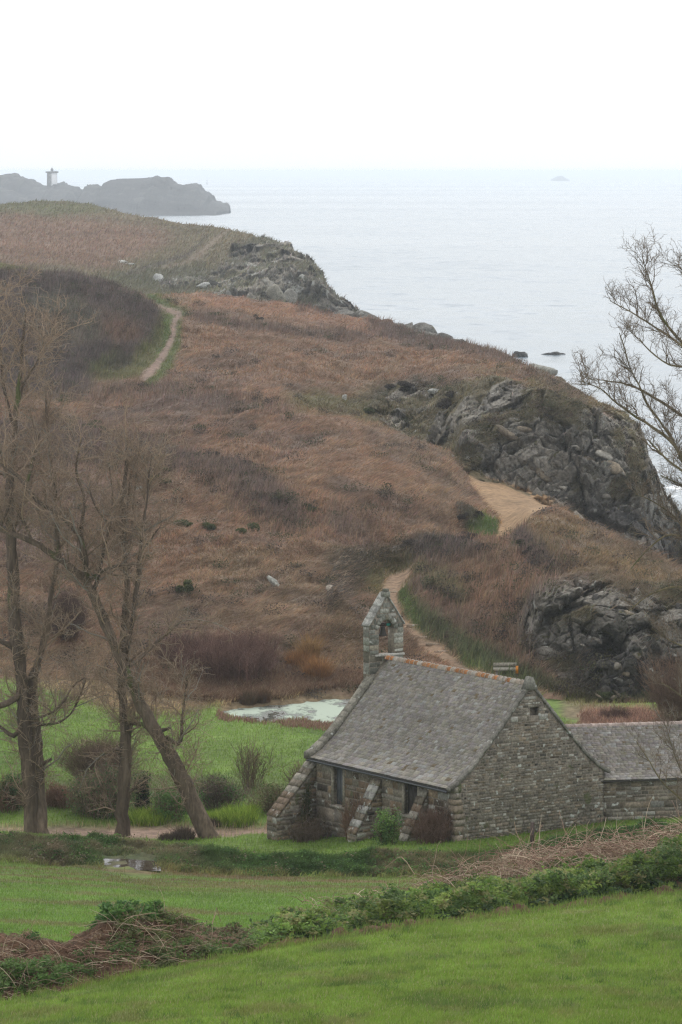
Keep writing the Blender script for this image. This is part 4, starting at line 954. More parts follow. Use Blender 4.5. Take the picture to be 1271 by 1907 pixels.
# ------------------------------------------------------------------ rocks: faceted blocks
def ico(n):
    import bmesh
    bm = bmesh.new(); bmesh.ops.create_icosphere(bm, subdivisions=n, radius=1.0)
    V = np.array([v.co[:] for v in bm.verts]); F = np.array([[v.index for v in f.verts] for f in bm.faces]); bm.free(); return V, F
ICO2 = ico(2); ICO3 = ico(3)
def block(rng, base=ICO2, npl=9, rough=.06):
    V, F = base
    nrm = rng.normal(size=(npl, 3)); nrm /= np.linalg.norm(nrm, axis=1)[:, None]
    d = rng.uniform(.45, .9, npl)
    k = V@nrm.T; r = np.where(k > .05, d[None]/np.maximum(k, .05), 9).min(1); r = np.minimum(r, 1.15)
    r = r*(1+rng.normal(size=len(V))*rough)
    return V*r[:, None], F
def blocks_on(name, mask, n, size, mat, seed, cols, stretch=(1.5, .9, .7), sink=.7, tilt=.5, **kw):
    rng = np.random.default_rng(seed)
    w = (mask[:-1, :-1]*visw).ravel(); cw = np.cumsum(w); 
    if cw[-1] <= 0: return
    mb = MB()
    ids = np.searchsorted(cw, rng.random(n)*cw[-1])
    Pf = TV[:-1, :-1].reshape(-1, 3)
    for i in ids:
        p = Pf[min(i, len(Pf)-1)]
        s = np.exp(rng.normal(np.log(size), .5)); s = min(s, size*1.9)
        V, F = block(rng)
        V = V*np.array(stretch)*s*np.array([rng.uniform(.7, 1.3), rng.uniform(.7, 1.2), rng.uniform(.7, 1.4)])
        R = Matrix.Rotation(rng.uniform(-.7, .7), 3, 'Z') @ Matrix.Rotation(tilt+rng.normal()*.3, 3, 'Y') @ Matrix.Rotation(rng.normal()*.3, 3, 'X')
        V = V@np.array(R).T+p+np.array([0, 0, s*(.25-sink)])
        c = np.array(cols[rng.integers(len(cols))])*rng.uniform(.65, 1.3)
        mb.add(V, F, c)
    o = mb.build(name, mat); return tag(o, **kw)
# on-picture weight of each terrain cell, so that things are spread over what is seen
_px, _py = proj(TV)
visw = np.abs((_px[:-1, 1:]-_px[:-1, :-1])*np.clip(_py[:-1, :-1]-_py[1:, :-1], 0, 6))
RC = [(.21, .19, .16), (.16, .145, .12), (.29, .27, .23), (.10, .09, .075), (.20, .165, .12)]
mid_m = rkh*((GY > 255) & (GY < 350)); eas_m = rkh*((GY > 200) & (GY < 250)); far_m = rkh*(GY > 600)
blocks_on('rock_outcrop', mid_m, 80, .36, M['rock'], 5, RC, kind='structure')
blocks_on('rock_outcrop', eas_m, 60, .22, M['rock'], 6, RC[:2]+[(.20, .165, .12), (.06, .055, .05)], kind='structure')
blocks_on('rock_outcrop', far_m, 70, .6, M['far_rock'], 8, [(.14, .13, .11), (.09, .085, .07), (.20, .19, .165), (.07, .07, .05)], kind='structure')
def boulder(px, py, s, label, seed, col=(.33, .33, .29), ya=0, yb=1e9, st=(1.2, .9, .8), name='boulder', rot=None, up=.2, group=None, pos=None):
    rng = np.random.default_rng(seed); p = hit(px, py, ya, yb) if pos is None else pos
    V, F = block(rng, ICO3, 11, .03); V = V*np.array(st)*s
    if rot is not None: V = V@np.array(Matrix.Rotation(rot, 3, 'Y')).T
    mb = MB(); mb.add(V+np.array([0, 0, s*up]), F, col); o = mb.build(name, M['rock']); o.location = p
    return tag(o, label, 'rock', group)
boulder(258, 914, .42, 'pale grey boulder half hidden in brown bracken behind the twin stems', 1)
boulder(512, 1092, .42, 'slanting pale slab of rock on the bracken slope left of the bell gable', 2, st=(1.4, .7, .5), rot=.75, up=.5)
boulder(641, 745, .33, 'small white-topped stone standing at the left end of the rocky hollow', 3, (.36, .36, .33), 285, 345, (.8, .8, 1.1), up=.5)
boulder(808, 737, .45, 'whitish rock in the green upper part of the rocky hollow', 4, (.36, .36, .33), 285, 345)
boulder(612, 1100, .26, 'small round cut-stone like pale rock on the bank edge left of the bell gable', 5, (.36, .31, .25), 205, 250)
boulder(225, 490, .75, 'left one of two white rocks on the reddish far headland', 6, (.5, .5, .47), 600, st=(1.6, .9, .5))
boulder(239, 494, .6, 'right one of two white rocks on the reddish far headland', 7, (.45, .45, .42), 600, st=(1.8, .9, .4))
boulder(382, 535, 1.2, 'white flat-topped rock at the foot of the far headland slope', 8, (.45, .45, .42), 600, st=(1.7, .9, .5))
boulder(295, 524, 1.2, 'pale upright rock at the foot of the far headland, left of the white one', 9, (.38, .38, .36), 600, st=(.8, .8, 1.1))
boulder(322, 410, 1.2, 'small dark cairn standing alone on the skyline of the far headland', 10, (.10, .09, .07), 600, st=(.55, .5, 1.2), up=.6, name='cairn')
boulder(207, 384, 1.3, 'small dark stones on the shoulder of the grassy hilltop', 11, (.09, .08, .06), 600, st=(1.1, .5, .9), up=.5)
boulder(518, 560, 1.7, 'largest smooth grey boulder with an orange lichen top below the far cliff', 12, (.24, .225, .18), 600, st=(1.2, .9, 1.0), up=.4)
boulder(543, 563, 1.5, 'second smooth boulder just right of the lichen-topped one below the far cliff', 13, (.21, .20, .17), 600, st=(1, .9, 1.0), up=.4)
SH = [(648, 582, 2.3), (668, 588, 2.4), (690, 597, 1.8), (706, 603, 1.5), (738, 607, 1.7), (757, 609, 2.0), (782, 614, 1.8), (800, 622, 1.3), (829, 630, 1.4), (850, 636, 1.1)]
SHL = ['square rock nearest the far cliff in the row on the sea skyline', 'tall blocky rock second from the far cliff on the sea skyline', 'low dark rock third from the far cliff on the sea skyline',
       'small sloping rock fourth from the far cliff on the sea skyline', 'jutting rock at the left end of the humped skyline group', 'highest hump of the skyline group of rocks', 'long humped rock right of the highest skyline hump',
       'small low rock right of the humped skyline group', 'block-shaped rock near the right end of the skyline row', 'last and smallest rock at the right end of the skyline row']
for i, (x, y, s) in enumerate(SH):
    Yc = float(np.interp(x, [640, 700, 760, 850], [444, 434, 424, 399]))+2
    boulder(x, y, s, SHL[i], 30+i, (.14, .135, .12), pos=P(x, y, Yc), st=(1.0, .8, .62), up=-.25, group='rocks along the seaward edge of the slope')
for i, (x, y, s, l) in enumerate([(996, 684, 1.0, 'pale shelf of rock on the brow above the twin sea rocks'), (1016, 694, .9, 'lower pale rock on the brow just right of the shelf')]):
    boulder(x, y, s, l, 50+i, (.27, .265, .23), pos=P(x, y, 349), st=(1.2, .8, .6), up=-.1)
# rocks standing in the sea
def sea_rock(px, py, w, h, label, seed):
    Y = HZ*dyz(py)[0]/-dyz(py)[1]; p = P(px, py, Y); rng = np.random.default_rng(seed); s = Y/FPX
    mb = MB()
    for k in range(5):
        V, F = block(rng, ICO2); V = V*np.array([w*s*.3, w*s*.3, h*s*.75])*rng.uniform(.6, 1.1); mb.add(V+p+np.array([rng.uniform(-.36, .36)*w*s, rng.uniform(-.2, .2)*w*s, 0]), F, (.05, .048, .045))
    tag(mb.build('sea_rock', M['far_rock']), label, 'rock')
sea_rock(967, 664, 38, 14, 'dark sea rock awash just beyond the brow, left of the flatter one', 60)
sea_rock(1035, 660, 42, 7, 'low flat dark rock awash in the sea, right of the taller one', 61)
# ------------------------------------------------------------------ far land and lighthouse
def island(name, top, Y, depth, base, label, cat, seed, col=(.036, .035, .033), na=1.0):
    t = np.array(top, float); xs = np.arange(t[0, 0], t[-1, 0]+.1, 1.0); zt = zof(np.interp(xs, t[:, 0], t[:, 1]), Y)
    prof = np.array([(-.5, -.1), (-.42, .12), (-.36, .42), (-.2, .62), (-.1, .85), (0, 1), (.15, 1), (.35, .8), (.45, .4), (.5, -.1)])
    n = 40; s = np.linspace(-.5, .5, n); f = np.interp(s, prof[:, 0], prof[:, 1])
    taper = sm(xs, xs[0]-1, xs[0]+6)*(1-sm(xs, xs[-1]-14, xs[-1]+1))*.85+.15
    X = a_of(xs)[None]*Y*np.ones((n, 1)); YY = Y+s[:, None]*depth*taper[None]
    Z = zt[None]*f[:, None]
    nz = fbm(X*.035, YY*.03, seed=seed, o=4); nz2 = fbm(X*.12, YY*.05, Z*.1, seed=seed+1, o=4)
    Z = Z+na*(nz*4+nz2*4.0)*(1-np.abs(f[:, None]-1)*.3)*np.where(np.abs(s[:, None]) < .14, .05, .8)*(f[:, None] > 0); YY = YY+nz2*14
    V = np.stack([X, YY, np.maximum(Z, -3)], -1).reshape(-1, 3); i = np.arange(n*len(xs)).reshape(n, -1)
    F = np.stack([i[:-1, :-1], i[:-1, 1:], i[1:, 1:], i[1:, :-1]], -1).reshape(-1, 4)
    c = np.array(col)[None]*(1+.5*nz.reshape(-1, 1)); c = np.where((nz2.reshape(-1, 1) > .25) & (Z.reshape(-1, 1) > 5), c*1.7, c)
    return tag(mesh_obj(name, V, F, M['far_ground'], c), label, cat)
island('rocky_island', [(158, 372), (160, 347), (174, 347), (175, 348), (180, 349), (194, 348), (195, 341), (208, 335), (225, 333), (262, 332), (285, 330), (291, 327), (296, 330), (314, 330), (325, 342), (338, 345), (352, 343), (371, 345), (377, 355), (390, 363), (394, 375), (402, 379), (414, 381), (422, 385), (429, 389)],
       3230, 420, 389, 'dark rocky island with a flat ruined fort on top, right of the lighthouse', 'island', 70)
island('rocky_headland', [(-120, 320), (0, 327), (24, 328), (27, 332), (52, 334), (60, 343), (76, 346), (86, 346), (100, 345), (104, 341), (110, 341), (114, 346), (126, 346), (140, 349), (145, 354), (152, 366), (158, 384)],
       3450, 500, 385, 'hazy rocky headland carrying the lighthouse at the far left', 'headland', 72)
island('islet', [(1026, 336), (1032, 332.5), (1039, 328.5), (1046, 327.5), (1053, 332), (1060, 336)], 13500, 500, 335, 'tiny pale islet on the sea horizon at right', 'islet', 74, na=.3)
def lighthouse():
    Y = 3440; s = Y/FPX; b = P(97.5, 349, Y); r = empty('lighthouse', b, radians(33)); tag(r, 'square lighthouse with a white front and grey side on the far headland', 'lighthouse')
    w = 7.0*s; z1 = 27*s
    me = MB(); me.box((-w, -w, -6), (2*w, 0, 0), (0, 2*w, 0), (0, 0, z1+6), (.16, .15, .14))
    for x in (-w-.15,): me.box((x, -w-.35, -6), (.9, 0, 0), (0, .9, 0), (0, 0, z1+6), (.2, .19, .18))
    me.build('tower', M['far_rock'], r)
    me = MB(); me.box((-w+.75, -w-.25, -6), (2*w-1.2, 0, 0), (0, .24, 0), (0, 0, z1+6), (.8, .8, .8)); me.build('white_face', M['paint'], r)
    me = MB(); me.box((-w-.9, -w-.9, z1), (2*w+1.8, 0, 0), (0, 2*w+1.8, 0), (0, 0, 1.3), (.14, .13, .12))
    for x in np.arange(-w, w+.1, 1.2): me.box((x-.15, -w-.85, z1+1.3), (.3, 0, 0), (0, .25, 0), (0, 0, .7), (.14, .13, .12))
    me.build('gallery', M['far_rock'], r)
    me = MB(); me.tube([(0, 0, z1+1), (0, 0, z1+3.2)], 1.3, (.12, .13, .14), 10); l = me.build('lantern_room', M['metal'], r)
    me = MB(); me.tube([(0, 0, z1+3.2), (0, 0, z1+3.9), (0, 0, z1+4.3), (0, 0, z1+5.6)], [1.45, .9, .15, .1], (.10, .10, .10), 10); me.build('roof', M['metal'], l)
lighthouse()
def buoy():
    Y = HZ*dyz(343)[0]/-dyz(343)[1]; p = P(386, 343, Y); s = Y/FPX; r = MB()
    r.tube([p, p+UP*1.2*s], 1.6*s, (.10, .10, .12), 8); r.tube([p+UP*1.2*s, p+UP*6*s], [.9*s, .35*s], (.10, .10, .12), 6); r.tube([p+UP*6*s, p+UP*7.5*s, p+UP*7.6*s], [.8*s, .8*s, .1*s], (.12, .1, .1), 6)
    tag(r.build('channel_buoy', M['metal']), 'tiny pillar buoy on the sea right of the rocky island', 'buoy')
buoy()
# ------------------------------------------------------------------ scattered growth
Pf = TV.reshape(-1, 3)
def sample(mask, n, rng, world=False):
    w = mask[:-1, :-1]*(visw if not world else np.abs((GX[:-1, 1:]-GX[:-1, :-1])*(GY[1:, :-1]-GY[:-1, :-1])))
    cw = np.cumsum(w.ravel()); i = np.searchsorted(cw, rng.random(n)*cw[-1]); i = np.minimum(i, len(cw)-1)
    r, c = i//(NU-1), i % (NU-1); a = rng.random(n)[:, None]; b = rng.random(n)[:, None]
    p = (TV[r, c]*(1-a)+TV[r, c+1]*a)*(1-b)+(TV[r+1, c]*(1-a)+TV[r+1, c+1]*a)*b
    return p, C[r, c], r, c
def blades(name, p, h, w, lean, col, mat, rng, bend=.3, parent=None, **kw):
    n = len(p); th = rng.uniform(0, 2*pi, n); d = np.stack([np.cos(th), np.sin(th)*.5, 0*th], -1)
    h = h*np.ones(n); w = w*np.ones(n)
    la = rng.normal(size=(n, 3))*np.array([1, 1, 0])*bend*h[:, None]+np.asarray(lean)*h[:, None]
    a = p-d*w[:, None]/2; b = p+d*w[:, None]/2; t = p+la; t[:, 2] += h
    m = p+la*.35; m[:, 2] += h*.55; m1 = m-d*w[:, None]*.35; m2 = m+d*w[:, None]*.35
    V = np.stack([a, b, m2, m1, t], 1).reshape(-1, 3); i = np.arange(n)[:, None]*5
    cc = np.repeat(col, 5, 0)
    o = mesh_obj(name, V, [i+np.array([[3, 2, 4]]), i+np.array([[0, 1, 2, 3]])], mat, cc, parent)
    return tag(o, **kw)
def leaves(mb, ctr, rad, n, size, col, rng, flat=.5, cvar=.3, updir=.4):
    """n folded leaves spread through ellipsoids"""
    k = len(ctr); i = rng.integers(k, size=n); d = rng.normal(size=(n, 3)); d /= np.linalg.norm(d, axis=1)[:, None]
    r = rng.random(n)**.4; c = ctr[i]+d*r[:, None]*rad[i]
    x = rng.normal(size=(n, 3)); x[:, 2] *= flat; x /= np.linalg.norm(x, axis=1)[:, None]
    nn = rng.normal(size=(n, 3)); nn[:, 2] = np.abs(nn[:, 2])+updir; y = np.cross(nn, x); y /= np.linalg.norm(y, axis=1)[:, None]+1e-9; z = np.cross(x, y)
    s = (size*rng.uniform(.6, 1.4, n))[:, None]
    V = np.stack([c-x*s*.5, c+y*s*.28-z*s*.06, c+x*s*.5, c-y*s*.28-z*s*.06], 1).reshape(-1, 3)
    j = np.arange(n)[:, None]*4; F = np.vstack([j+np.array([[0, 1, 2]]), j+np.array([[0, 2, 3]])])
    cc = col[i]*rng.uniform(1-cvar, 1+cvar, (n, 1)) if np.ndim(col) == 2 else np.asarray(col)*rng.uniform(1-cvar, 1+cvar, (n, 1))
    mb.add(V, F, np.repeat(cc, 4, 0))
def grass():
    rng = np.random.default_rng(3)
    sc = DETAIL**2
    def var(c, a, b): return 1.35*c*rng.uniform(a, b, (len(c), 1))*(1+rng.normal(size=(len(c), 3))*.06)
    # near crop
    p, c, r, k = sample(ff*(GP < 1990)*(GU > -350)*(GU < 1650), int(530000*sc), rng)
    t = fbm(p[:, 0]*.9, p[:, 1]*.6, seed=81, o=3); t2 = fbm(p[:, 0]*2.5, p[:, 1]*1.5, seed=86, o=2); hh = rng.uniform(.03, .085, len(p))*(1+.9*np.clip(t, -.4, .6)+1.2*np.clip(t2-.25, 0, .6))
    cc = var(c, .75, 1.5)*(1-.35*np.clip(t2-.2, 0, .6))[:, None]; dry = rng.random(len(p)) < .07; cc[dry] = np.array([.36, .33, .18])
    blades('grass_blades', p, hh, .011, (.12, 0, 0), cc, M['blade'], rng, kind='stuff')
    p, c, r, k = sample(ff*(GP < 1990)*(GU > -350)*(GU < 1650)*sm(fbm(GX*.5, GY*.4, seed=95, o=2), -.2, .4), 420, rng)
    q = np.repeat(p, 34, 0)+rng.normal(size=(420*34, 3))*np.array([.09, .09, 0]); tc_ = np.repeat(np.array([(.07, .12, .03), (.10, .15, .04), (.14, .16, .06)])[rng.integers(3, size=420)]*rng.uniform(.8, 1.4, (420, 1)), 34, 0)
    blades('grass_tufts', q, rng.uniform(.06, .17, len(q)), .012, (.1, 0, 0), tc_*1.2, M['blade'], rng, bend=.5, kind='stuff')
    p, c, r, k = sample(lf*(1-pudx)*(GU > -350)*(GU < 1650), int(190000*sc), rng)
    c2 = var(c, .75, 1.5); blades('crop_blades', p, rng.uniform(.04, .10, len(p)), .018, (.1, 0, 0), c2, M['blade'], rng, kind='stuff')
    m = vm*(1-bk)*(1-pa)*(GU > -350)*(GU < 1650)*(1-sm(pond, 0, .2))*gm
    # keep clear of the building
    p, c, r, k = sample(m, int(145000*sc), rng); rel = p-C0; aa_ = rel@CA; gg = rel@CG
    ok = ~((aa_ > -.05) & (aa_ < LEN) & (gg > -.05) & (gg < WG)); p, c = p[ok], c[ok]
    br = (c[:, 0] > c[:, 1]*.85)[:, None]
    blades('meadow_grass', p, rng.uniform(.05, .16, len(p))*np.where(br[:, 0], 2.5, 1), .03, (.1, 0, 0), var(c, .8, 1.5), M['blade'], rng, kind='stuff')
    p, c, r, k = sample(bk*(1-pudx)*(GU > -350)*(GU < 1650), int(145000*sc), rng)
    blades('bank_grass', p, rng.uniform(.10, .32, len(p)), .03, (.25, -.2, -.2), var(c, .8, 1.9), M['blade'], rng, bend=.5, kind='stuff')
    # slopes
    m = np.where(GY > 203, 1.0, (GY > 184)*(1-gm)*(GU < 640))*(GY < 460)*(1-pa)*(1-.9*rkh)*(GU > -350)*(GU < 1650)*(1-sm(pond, 0, .2))
    p, c, r, k = sample(m*(1-hm)*(1-.7*gm), int(360000*sc), rng)
    near = np.clip((300-p[:, 1])/90, 0, 1); cl = fbm(p[:, 0]*1.1, p[:, 1]*.8, seed=84, o=2); h = rng.uniform(.2, .6, len(p))*(.75+.9*np.clip(cl, -.35, .6)); w = .045+.00012*(p[:, 1]-200)
    cc = var(c, .7, 1.7)*(1+.55*np.clip(cl, -.6, .6))[:, None]; s = rng.random(len(p)) < .10*near+.02; cc[s] = np.array([.27, .195, .13])*rng.uniform(.6, 1.1, (s.sum(), 1))
    fl = fbm(p[:, 0]*.15, p[:, 1]*.1, seed=83, o=2)[:, None]
    blades('dead_bracken', p, h, w, np.hstack([.9+fl*2.2, -.5+fl, -.35+0*fl]), cc, M['blade'], rng, bend=.55, kind='stuff')
    p, c, r, k = sample(m*hm, int(105000*sc), rng)
    blades('heather', p, rng.uniform(.3, .8, len(p)), .05, (.25, 0, 0), var(c, .6, 1.7), M['blade'], rng, bend=.25, kind='stuff')
    p, c, r, k = sample(m*gm, int(30000*sc), rng)
    blades('path_grass', p, rng.uniform(.08, .25, len(p)), .045, (.2, 0, 0), var(c, .8, 1.5), M['blade'], rng, kind='stuff')
    m = (GY > 600)*(1-pa)*(1-rkh)*(GU > -350)*(GU < 1000)*1.0
    p, c, r, k = sample(m, int(45000*sc), rng)
    blades('headland_turf', p, rng.uniform(.3, .8, len(p)), .18, (.6, 0, 0), var(c, .7, 1.5), M['blade'], rng, bend=.5, kind='stuff')
grass()
# low shrubs (gorse, ling) as clumps on the slopes
def scrub():
    rng = np.random.default_rng(31); mb = MB()
    m = (GY > 203)*(GY < 470)*(1-pa)*(1-.8*rkh)*(.08+.9*hm+.5*rv+.25*mark)*(GU > -350)*(GU < 1650)*(1-.8*gm)
    p, c, r, k = sample(m, 1500, rng); rad = np.stack([rng.uniform(.4, 1.2, 1500), rng.uniform(.4, 1.2, 1500), rng.uniform(.2, .55, 1500)], -1)
    pal = np.array([(.060, .048, .040), (.075, .062, .052), (.060, .066, .034), (.085, .078, .046), (.09, .065, .05)])[rng.integers(5, size=1500)]
    leaves(mb, p+np.array([0, 0, .2]), rad, int(190000*DETAIL**2), .12, pal, rng, flat=1.2, cvar=.45)
    for (x, y, w_, h_, c_) in ((346, 978, 34, 12, 1), (388, 985, 30, 14, 1), (350, 852, 40, 10, 0), (390, 850, 26, 9, 0), (464, 868, 24, 12, 0), (300, 895, 46, 16, 1), (262, 850, 30, 12, 0), (118, 745, 30, 10, 1), (180, 796, 40, 10, 1),
                              (866, 970, 22, 14, 0), (893, 962, 16, 8, 0), (470, 985, 36, 16, 1), (345, 1100, 30, 22, 1), (480, 595, 14, 8, 0), (560, 950, 34, 12, 1), (520, 930, 30, 10, 1),
                              (800, 1010, 50, 14, 0), (870, 1008, 50, 16, 0), (885, 1022, 30, 12, 0), (985, 1012, 30, 14, 0), (1000, 1035, 40, 14, 0), (1010, 1055, 40, 14, 0), (690, 770, 30, 14, 1), (740, 730, 40, 14, 0), (820, 760, 40, 20, 0)):
        for k_ in range(4):
            q_ = hit(x+rng.normal()*w_*.3, y+rng.normal()*h_*.25, 203, 470); s_ = q_[1]/FPX
            leaves(mb, q_[None]+np.array([0, 0, h_*s_*.3]), np.array([[w_*s_*.3, w_*s_*.3, h_*s_*.35]]), 420, .13, np.array([[(.055, .045, .038), (.075, .085, .035)][c_]])*rng.uniform(.7, 1.3), rng, flat=1.2, cvar=.45)
    tag(mb.build('scrub', M['blade']), kind='stuff')
scrub()
def fronds():
    rng = np.random.default_rng(37)
    m = ((GY > 204)*(GY < 262)*(1-pa)*(1-rk)*(1-.8*hm)*(1-gm)*(GU > -350)*(GU < 860)*sm(fbm(GX*.35, GY*.25, seed=91, o=3), -.15, .3))
    p, c, r, k = sample(m, 16000, rng); fl = fbm(p[:, 0]*.2, p[:, 1]*.15, seed=93, o=2)[:, None]
    cc = np.array([(.34, .245, .165), (.26, .17, .115), (.40, .31, .22)])[rng.integers(3, size=len(p))]*rng.uniform(.6, 1.1, (len(p), 1))
    blades('bracken_stalks', p+np.array([0, 0, .12]), rng.uniform(.25, .5, len(p)), .05, np.hstack([2.0+fl*4, -.8+fl, -.75+0*fl]), cc, M['blade'], rng, bend=.5, kind='stuff')
fronds()
# leafy weeds of the hedge bank
def hedge():
    rng = np.random.default_rng(41); mb = MB()
    band = sm(RI, ridx['F2']+6, ridx['F2']+20)*(1-sm(RI, ridx['F3']+10, ridx['F4']-8))*(GU > -350)*(GU < 1650)
    m = band*np.where(GU > 470, 1.0, 0)*np.clip(visw.shape[0], 0, 1)
    n = 5400
    w = m; p, c, r, k = sample(w*(1+.0*GU), n, rng, world=True)
    u = GU[r, k]
    hgt = np.interp(u, [470, 635, 850, 1050, 1271], [.35, .62, .75, .85, .95])*rng.uniform(.1, 1.0, n)*(.75+.5*sm(fbm(p[:, 0]*.9, p[:, 1]*.4, seed=185, o=2), -.4, .4))
    pal = np.array([(.055, .115, .028), (.075, .150, .035), (.10, .165, .045), (.040, .085, .030), (.12, .15, .07), (.065, .125, .045)])[rng.integers(6, size=n)]
    patch = sm(fbm(p[:, 0]*.7, p[:, 1]*.3, seed=85, o=2), -.3, .4)[:, None]; pal = pal*(1.25+.9*patch)*np.array([1.25, 1.0, .9])
    rad = np.stack([rng.uniform(.12, .30, n), rng.uniform(.12, .30, n), rng.uniform(.06, .16, n)], -1)
    leaves(mb, p+np.array([0, 0, 1])*hgt[:, None], rad, int(160000*DETAIL**2), .105, pal, rng, flat=.6, cvar=.25, updir=.8)
    # bigger rosettes along the field edge
    p, c, r, k = sample(m*(1-sm(RI, ridx['F2']+16, ridx['F2']+34)), 500, rng, world=True)
    leaves(mb, p+np.array([0, 0, .05]), np.tile([.2, .2, .05], (500, 1)), 12000, .15, np.array([(.06, .11, .045), (.09, .14, .07), (.045, .085, .035)])[rng.integers(3, size=500)], rng, flat=.35, updir=1.5)
    # weeds over the top of the heap and at its foot
    def patch_(px0, px1, r0, r1, n, sz, pal, hh, cnt, rad_=(.18, .18, .10)):
        p, c, r, k = sample((GU > px0)*(GU < px1)*(RI > r0)*(RI < r1)*1.0, n, rng, world=True)
        leaves(mb, p+np.array([0, 0, 1])*rng.uniform(0, hh, (n, 1)), np.tile(rad_, (n, 1)), cnt, sz, np.array(pal)[rng.integers(len(pal), size=n)], rng, flat=.6, updir=.8)
    f2, f3 = ridx['F2'], ridx['F3']
    patch_(175, 300, f3-12, f3+14, 60, .10, [(.08, .17, .045), (.10, .19, .05)], .3, 5200)
    patch_(215, 360, f3-36, f3, 120, .06, [(.13, .165, .05), (.10, .14, .045), (.15, .15, .07)], .06, 7000, (.2, .2, .05))
    patch_(330, 480, f3-30, f3+6, 80, .07, [(.09, .14, .045), (.16, .15, .08)], .08, 3000, (.2, .2, .05))
    patch_(-100, 150, f2+2, f2+24, 110, .07, [(.10, .18, .05), (.13, .20, .065)], .22, 8000)
    patch_(95, 260, f2+10, f2+44, 60, .06, [(.10, .16, .05)], .05, 3000)
    patch_(260, 480, f2+2, f2+20, 90, .07, [(.11, .18, .05), (.16, .17, .08)], .14, 5200)
    patch_(-100, 470, f2+2, f3+4, 160, .06, [(.20, .14, .09), (.26, .19, .12), (.15, .17, .07)], .08, 6000)
    patch_(40, 80, f3-8, f3+4, 8, .07, [(.07, .13, .04)], .08, 400)
    tag(mb.build('hedge_weeds', M['leaf']), kind='stuff')
    # tall grass fringe along the edge
    p, c, r, k = sample(((RI > f2-10)*(RI < f2+8)*(GU > -350)*(GU < 1650))*1.0, 9000, rng, world=True)
    blades('edge_grass', p, rng.uniform(.06, .22, len(p)), .013, (.1, 0, 0), np.array([.14, .21, .045])*rng.uniform(.7, 1.6, (len(p), 1)), M['blade'], rng, kind='stuff')
    # leafy cover of the bank below the chapel
    mb = MB(); p, c, r, k = sample(bk*(1-pudx)*(GU > -350)*(GU < 1650), 900, rng); u = GU[r, k]
    gl = np.array([(.035, .075, .022), (.05, .10, .026), (.065, .12, .03)])[rng.integers(3, size=900)]; dl = np.array([(.10, .085, .05), (.13, .105, .07), (.05, .07, .03)])[rng.integers(3, size=900)]
    pal = np.where((rng.random(900) < np.interp(u, [0, 300, 450], [.6, .5, .15]))[:, None], dl, gl)
    leaves(mb, p+np.array([0, 0, .1]), np.stack([rng.uniform(.2, .6, 900), rng.uniform(.2, .5, 900), rng.uniform(.08, .24, 900)], -1), 34000, .10, pal*1.7, rng, cvar=.4)
    tag(mb.build('bank_plants', M['leaf']), kind='stuff')
hedge()
# dead stems lying over the hedge bank
def stems():
    rng = np.random.default_rng(51); mb = MB()
    def stem(p, L, dirn, droop, r, col, k=4):
        n = 7; pts = [np.array(p, float)]; d = np.array(dirn, float); d /= np.linalg.norm(d)
        for i in range(n-1):
            pts.append(pts[-1]+d*L/(n-1)); d = d+np.array([rng.normal()*.12, rng.normal()*.1, -droop/(n-1)+rng.normal()*.08]); d /= np.linalg.norm(d)
        mb.tube(pts, np.linspace(r, r*.4, n), col, k)
        return pts
    def cols(): return np.array([(.42, .31, .22), (.33, .21, .15), (.50, .40, .29), (.24, .15, .11)][rng.integers(4)])*rng.uniform(.7, 1.15)
    m = ((RI > ridx['F3']-4)*(RI < ridx['F3']+26))*1.0
    for (u0, u1, n, L, hh) in ((560, 800, 90, .8, .25), (780, 1000, 340, 1.0, .45), (930, 1650, 2900, 1.1, .75)):
        p, c, r, k = sample(m*(GU > u0)*(GU < u1), n, rng, world=True)
        for i in range(n):
            q = p[i]+np.array([0, .9, rng.uniform(0, hh)+.45]); stem(q, L*rng.uniform(.4, 1.2), (rng.normal()*1.1, rng.normal()*.6, rng.uniform(-.2, .9)), rng.uniform(.6, 1.9), rng.uniform(.006, .014), cols(), 3)
    tag(mb.build('dead_stems', M['dry']), kind='stuff')
    mb = MB()
    p, c, r, k = sample((so > .6)*(GU > -60)*(GU < 470)*(RI < ridx['F3'])*1.0, 700, rng)
    for i in range(700):
        stem(p[i]+np.array([0, -.04, .03]), rng.uniform(.15, .9), (rng.normal(), -.3, rng.normal()*.5), .4, rng.uniform(.005, .011), cols(), 3)
    tag(mb.build('dry_stalks', M['dry']), kind='stuff')
    # tall bent canes standing clear of the bank
    for (pts, lab) in ((((772, 1628), (758, 1606), (748, 1596), (740, 1598), (720, 1614)), 'bent pale cane arching over the bank in front of the small green bush'),
                       (((850, 1660), (820, 1642), (800, 1630), (790, 1628), (815, 1650), (828, 1662)), 'folded tan cane sticking up from the weeds right of the arching one'),
                       (((905, 1650), (930, 1620), (940, 1600), (938, 1590)), 'upright tan cane in the middle of the weedy bank'),
                       (((395, 1722), (402, 1700), (404, 1690), (408, 1706), (412, 1716)), 'thin kinked dry stalk standing right of the earth heap'),
                       (((985, 1610), (975, 1580), (962, 1550), (958, 1530)), 'thin grey stalk rising beside the rusty post')):
        y = float(np.interp(pts[0][0], [0, 635, 1271], [84, 90, 104])); mb = MB(); q = [P(a, b, y+.12*i) for i, (a, b) in enumerate(pts)]
        mb.tube(q, np.linspace(.014, .007, len(q)), (.34, .25, .17), 5); tag(mb.build('dry_cane', M['dry']), lab, 'cane', 'dry canes standing on the hedge bank')
stems()
